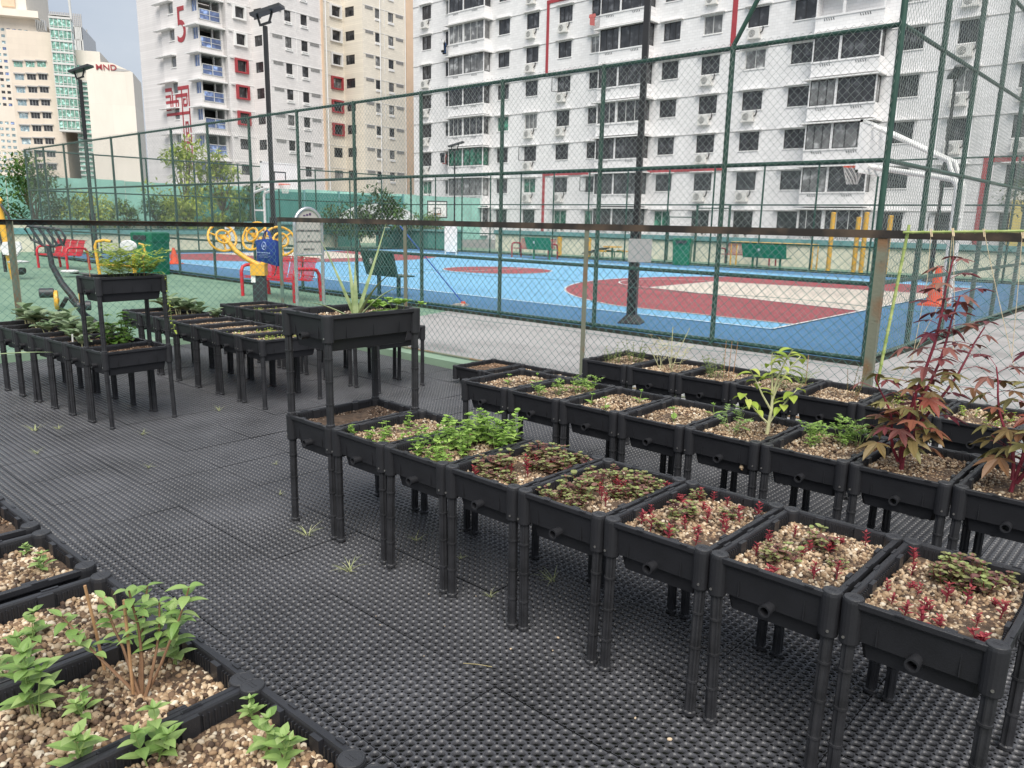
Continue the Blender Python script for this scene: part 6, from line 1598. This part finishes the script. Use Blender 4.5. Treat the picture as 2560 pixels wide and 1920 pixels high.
def tree(label, px, py_base, dist, py_top, wpx, mat, seed, cat='tree', name='leafy_tree', trunk=.35, n=1500, leafs=.22, gaps=.25, squash=1., group='trees and shrubs beyond the court'):
    """crown of leaf-sized faces gathered in clumps round real limbs"""
    r = random.Random(seed); d = ray(px, 560); h_ = math.hypot(d[0], d[1]); g = CAM[:2] + d[:2]/h_*dist
    base = (float(g[0]), float(g[1]), -.05); h = over(px, py_top, g)+.05; wd = wpx*dist/FPX*1.04
    t = thing(name, label, cat, base, 0, group); S = MB(); Lf = MB()
    th = h*trunk; rad0 = max(.035, .022*h)
    S.path([(0,0,0), (r.uniform(-.05,.05)*h, 0, th*.6), (r.uniform(-.04,.04)*h, .02*h, th)], [rad0, rad0*.8, rad0*.65], 8)
    nc = 16; C_ = []
    for k in range(nc):
        a = k*2.4; q = math.sqrt((k+.5)/nc); zz = th + (h-th)*r.uniform(.05, .92); w_ = wd*.5*math.sin(PI*min(max((zz-th*.7)/(h-th*.7), .08), .97))**.55
        p = V3(w_*q*math.cos(a), w_*q*math.sin(a), zz); C_.append((p, r.uniform(.16, .3)*min(wd, h)))
        S.path([(0, 0, th*.8), tuple(p*.55+V3(0, 0, zz*.2)), tuple(p)], [rad0*.4, rad0*.25, rad0*.1], 5)
    for i in range(n):
        p, R_ = C_[r.randrange(nc)]
        v_ = rv(r); 
        while v_.length > 1 or v_.length < .3: v_ = rv(r)
        q = p + V3(v_.x*R_, v_.y*R_, v_.z*R_*.75*squash)
        leaf(Lf, q, V3(v_.x, v_.y, r.uniform(-.5, .5)) + rv(r, .5), leafs*r.uniform(.6, 1.3), leafs*.5*r.uniform(.7, 1.2), droop=.4, n=2, shape=(.25, 1, .1))
    S.build('trunk', 'bark', t, True); Lf.build('crown', mat, t)
    return t
tree('large dark green bushy tree at the far left behind the court', 92, 560, 46, 418, 150, 'tree_dark', 1, n=2600)
tree('round yellow-green tree between the large dark tree and the floodlight post', 232, 560, 46, 484, 100, 'tree_lime', 2, n=1800)
tree('small reddish-green shrub right of the farthest left floodlight post', 318, 560, 46, 500, 46, 'tree_mid', 3, n=700, cat='shrub')
tree('dark round shrub left of the tall feathery tree', 398, 560, 46.5, 492, 62, 'tree_dark', 4, n=900, cat='shrub')
tree('tall airy lime tree in front of the number block', 470, 560, 48, 352, 130, 'tree_lime', 5, trunk=.3, n=1500, leafs=.3, name='feathery_tree')
tree('lime shrub at the foot of the tall airy tree', 462, 560, 45, 492, 92, 'tree_lime', 6, n=1500, cat='shrub')
tree('second airy lime tree right of the tall airy one', 560, 560, 48, 372, 90, 'tree_lime', 7, trunk=.45, n=800, leafs=.3, name='feathery_tree')
tree('small bright shrub left of the basketball hoop frame', 540, 560, 45, 508, 46, 'tree_lime', 8, n=700, cat='shrub')
tree('rounded green shrub just left of the hoop frame', 590, 560, 45, 505, 42, 'tree_mid', 9, n=700, cat='shrub')
tree('dark green tree behind the teal screen', 628, 560, 52, 462, 70, 'tree_dark', 10, n=1000)
tree('broad dark frangipani-like tree in front of the cream facade', 948, 560, 45, 482, 130, 'tree_dark', 11, trunk=.3, n=1500, leafs=.32)
tree('dark flat-topped shrub beside the canvas shelter', 838, 560, 45, 512, 90, 'tree_dark', 12, n=900, cat='shrub')
tree('rounded light green tree in the teal planter box at the court corner', 1060, 560, 47, 535, 120, 'tree_mid', 13, trunk=.45, n=2000, leafs=.16)
tree('low green hedge plant by the arched sign', 900, 560, 44.5, 530, 70, 'tree_mid', 14, n=800, cat='shrub')
tree('thin sparse tree in front of the beige offices', 80, 560, 50, 378, 90, 'tree_mid', 15, trunk=.5, n=420, leafs=.26, name='sparse_tree')
tree('dark tree at the right end of the white block', 2600, 560, 47, 330, 130, 'tree_dark', 16, n=1200, trunk=.4)
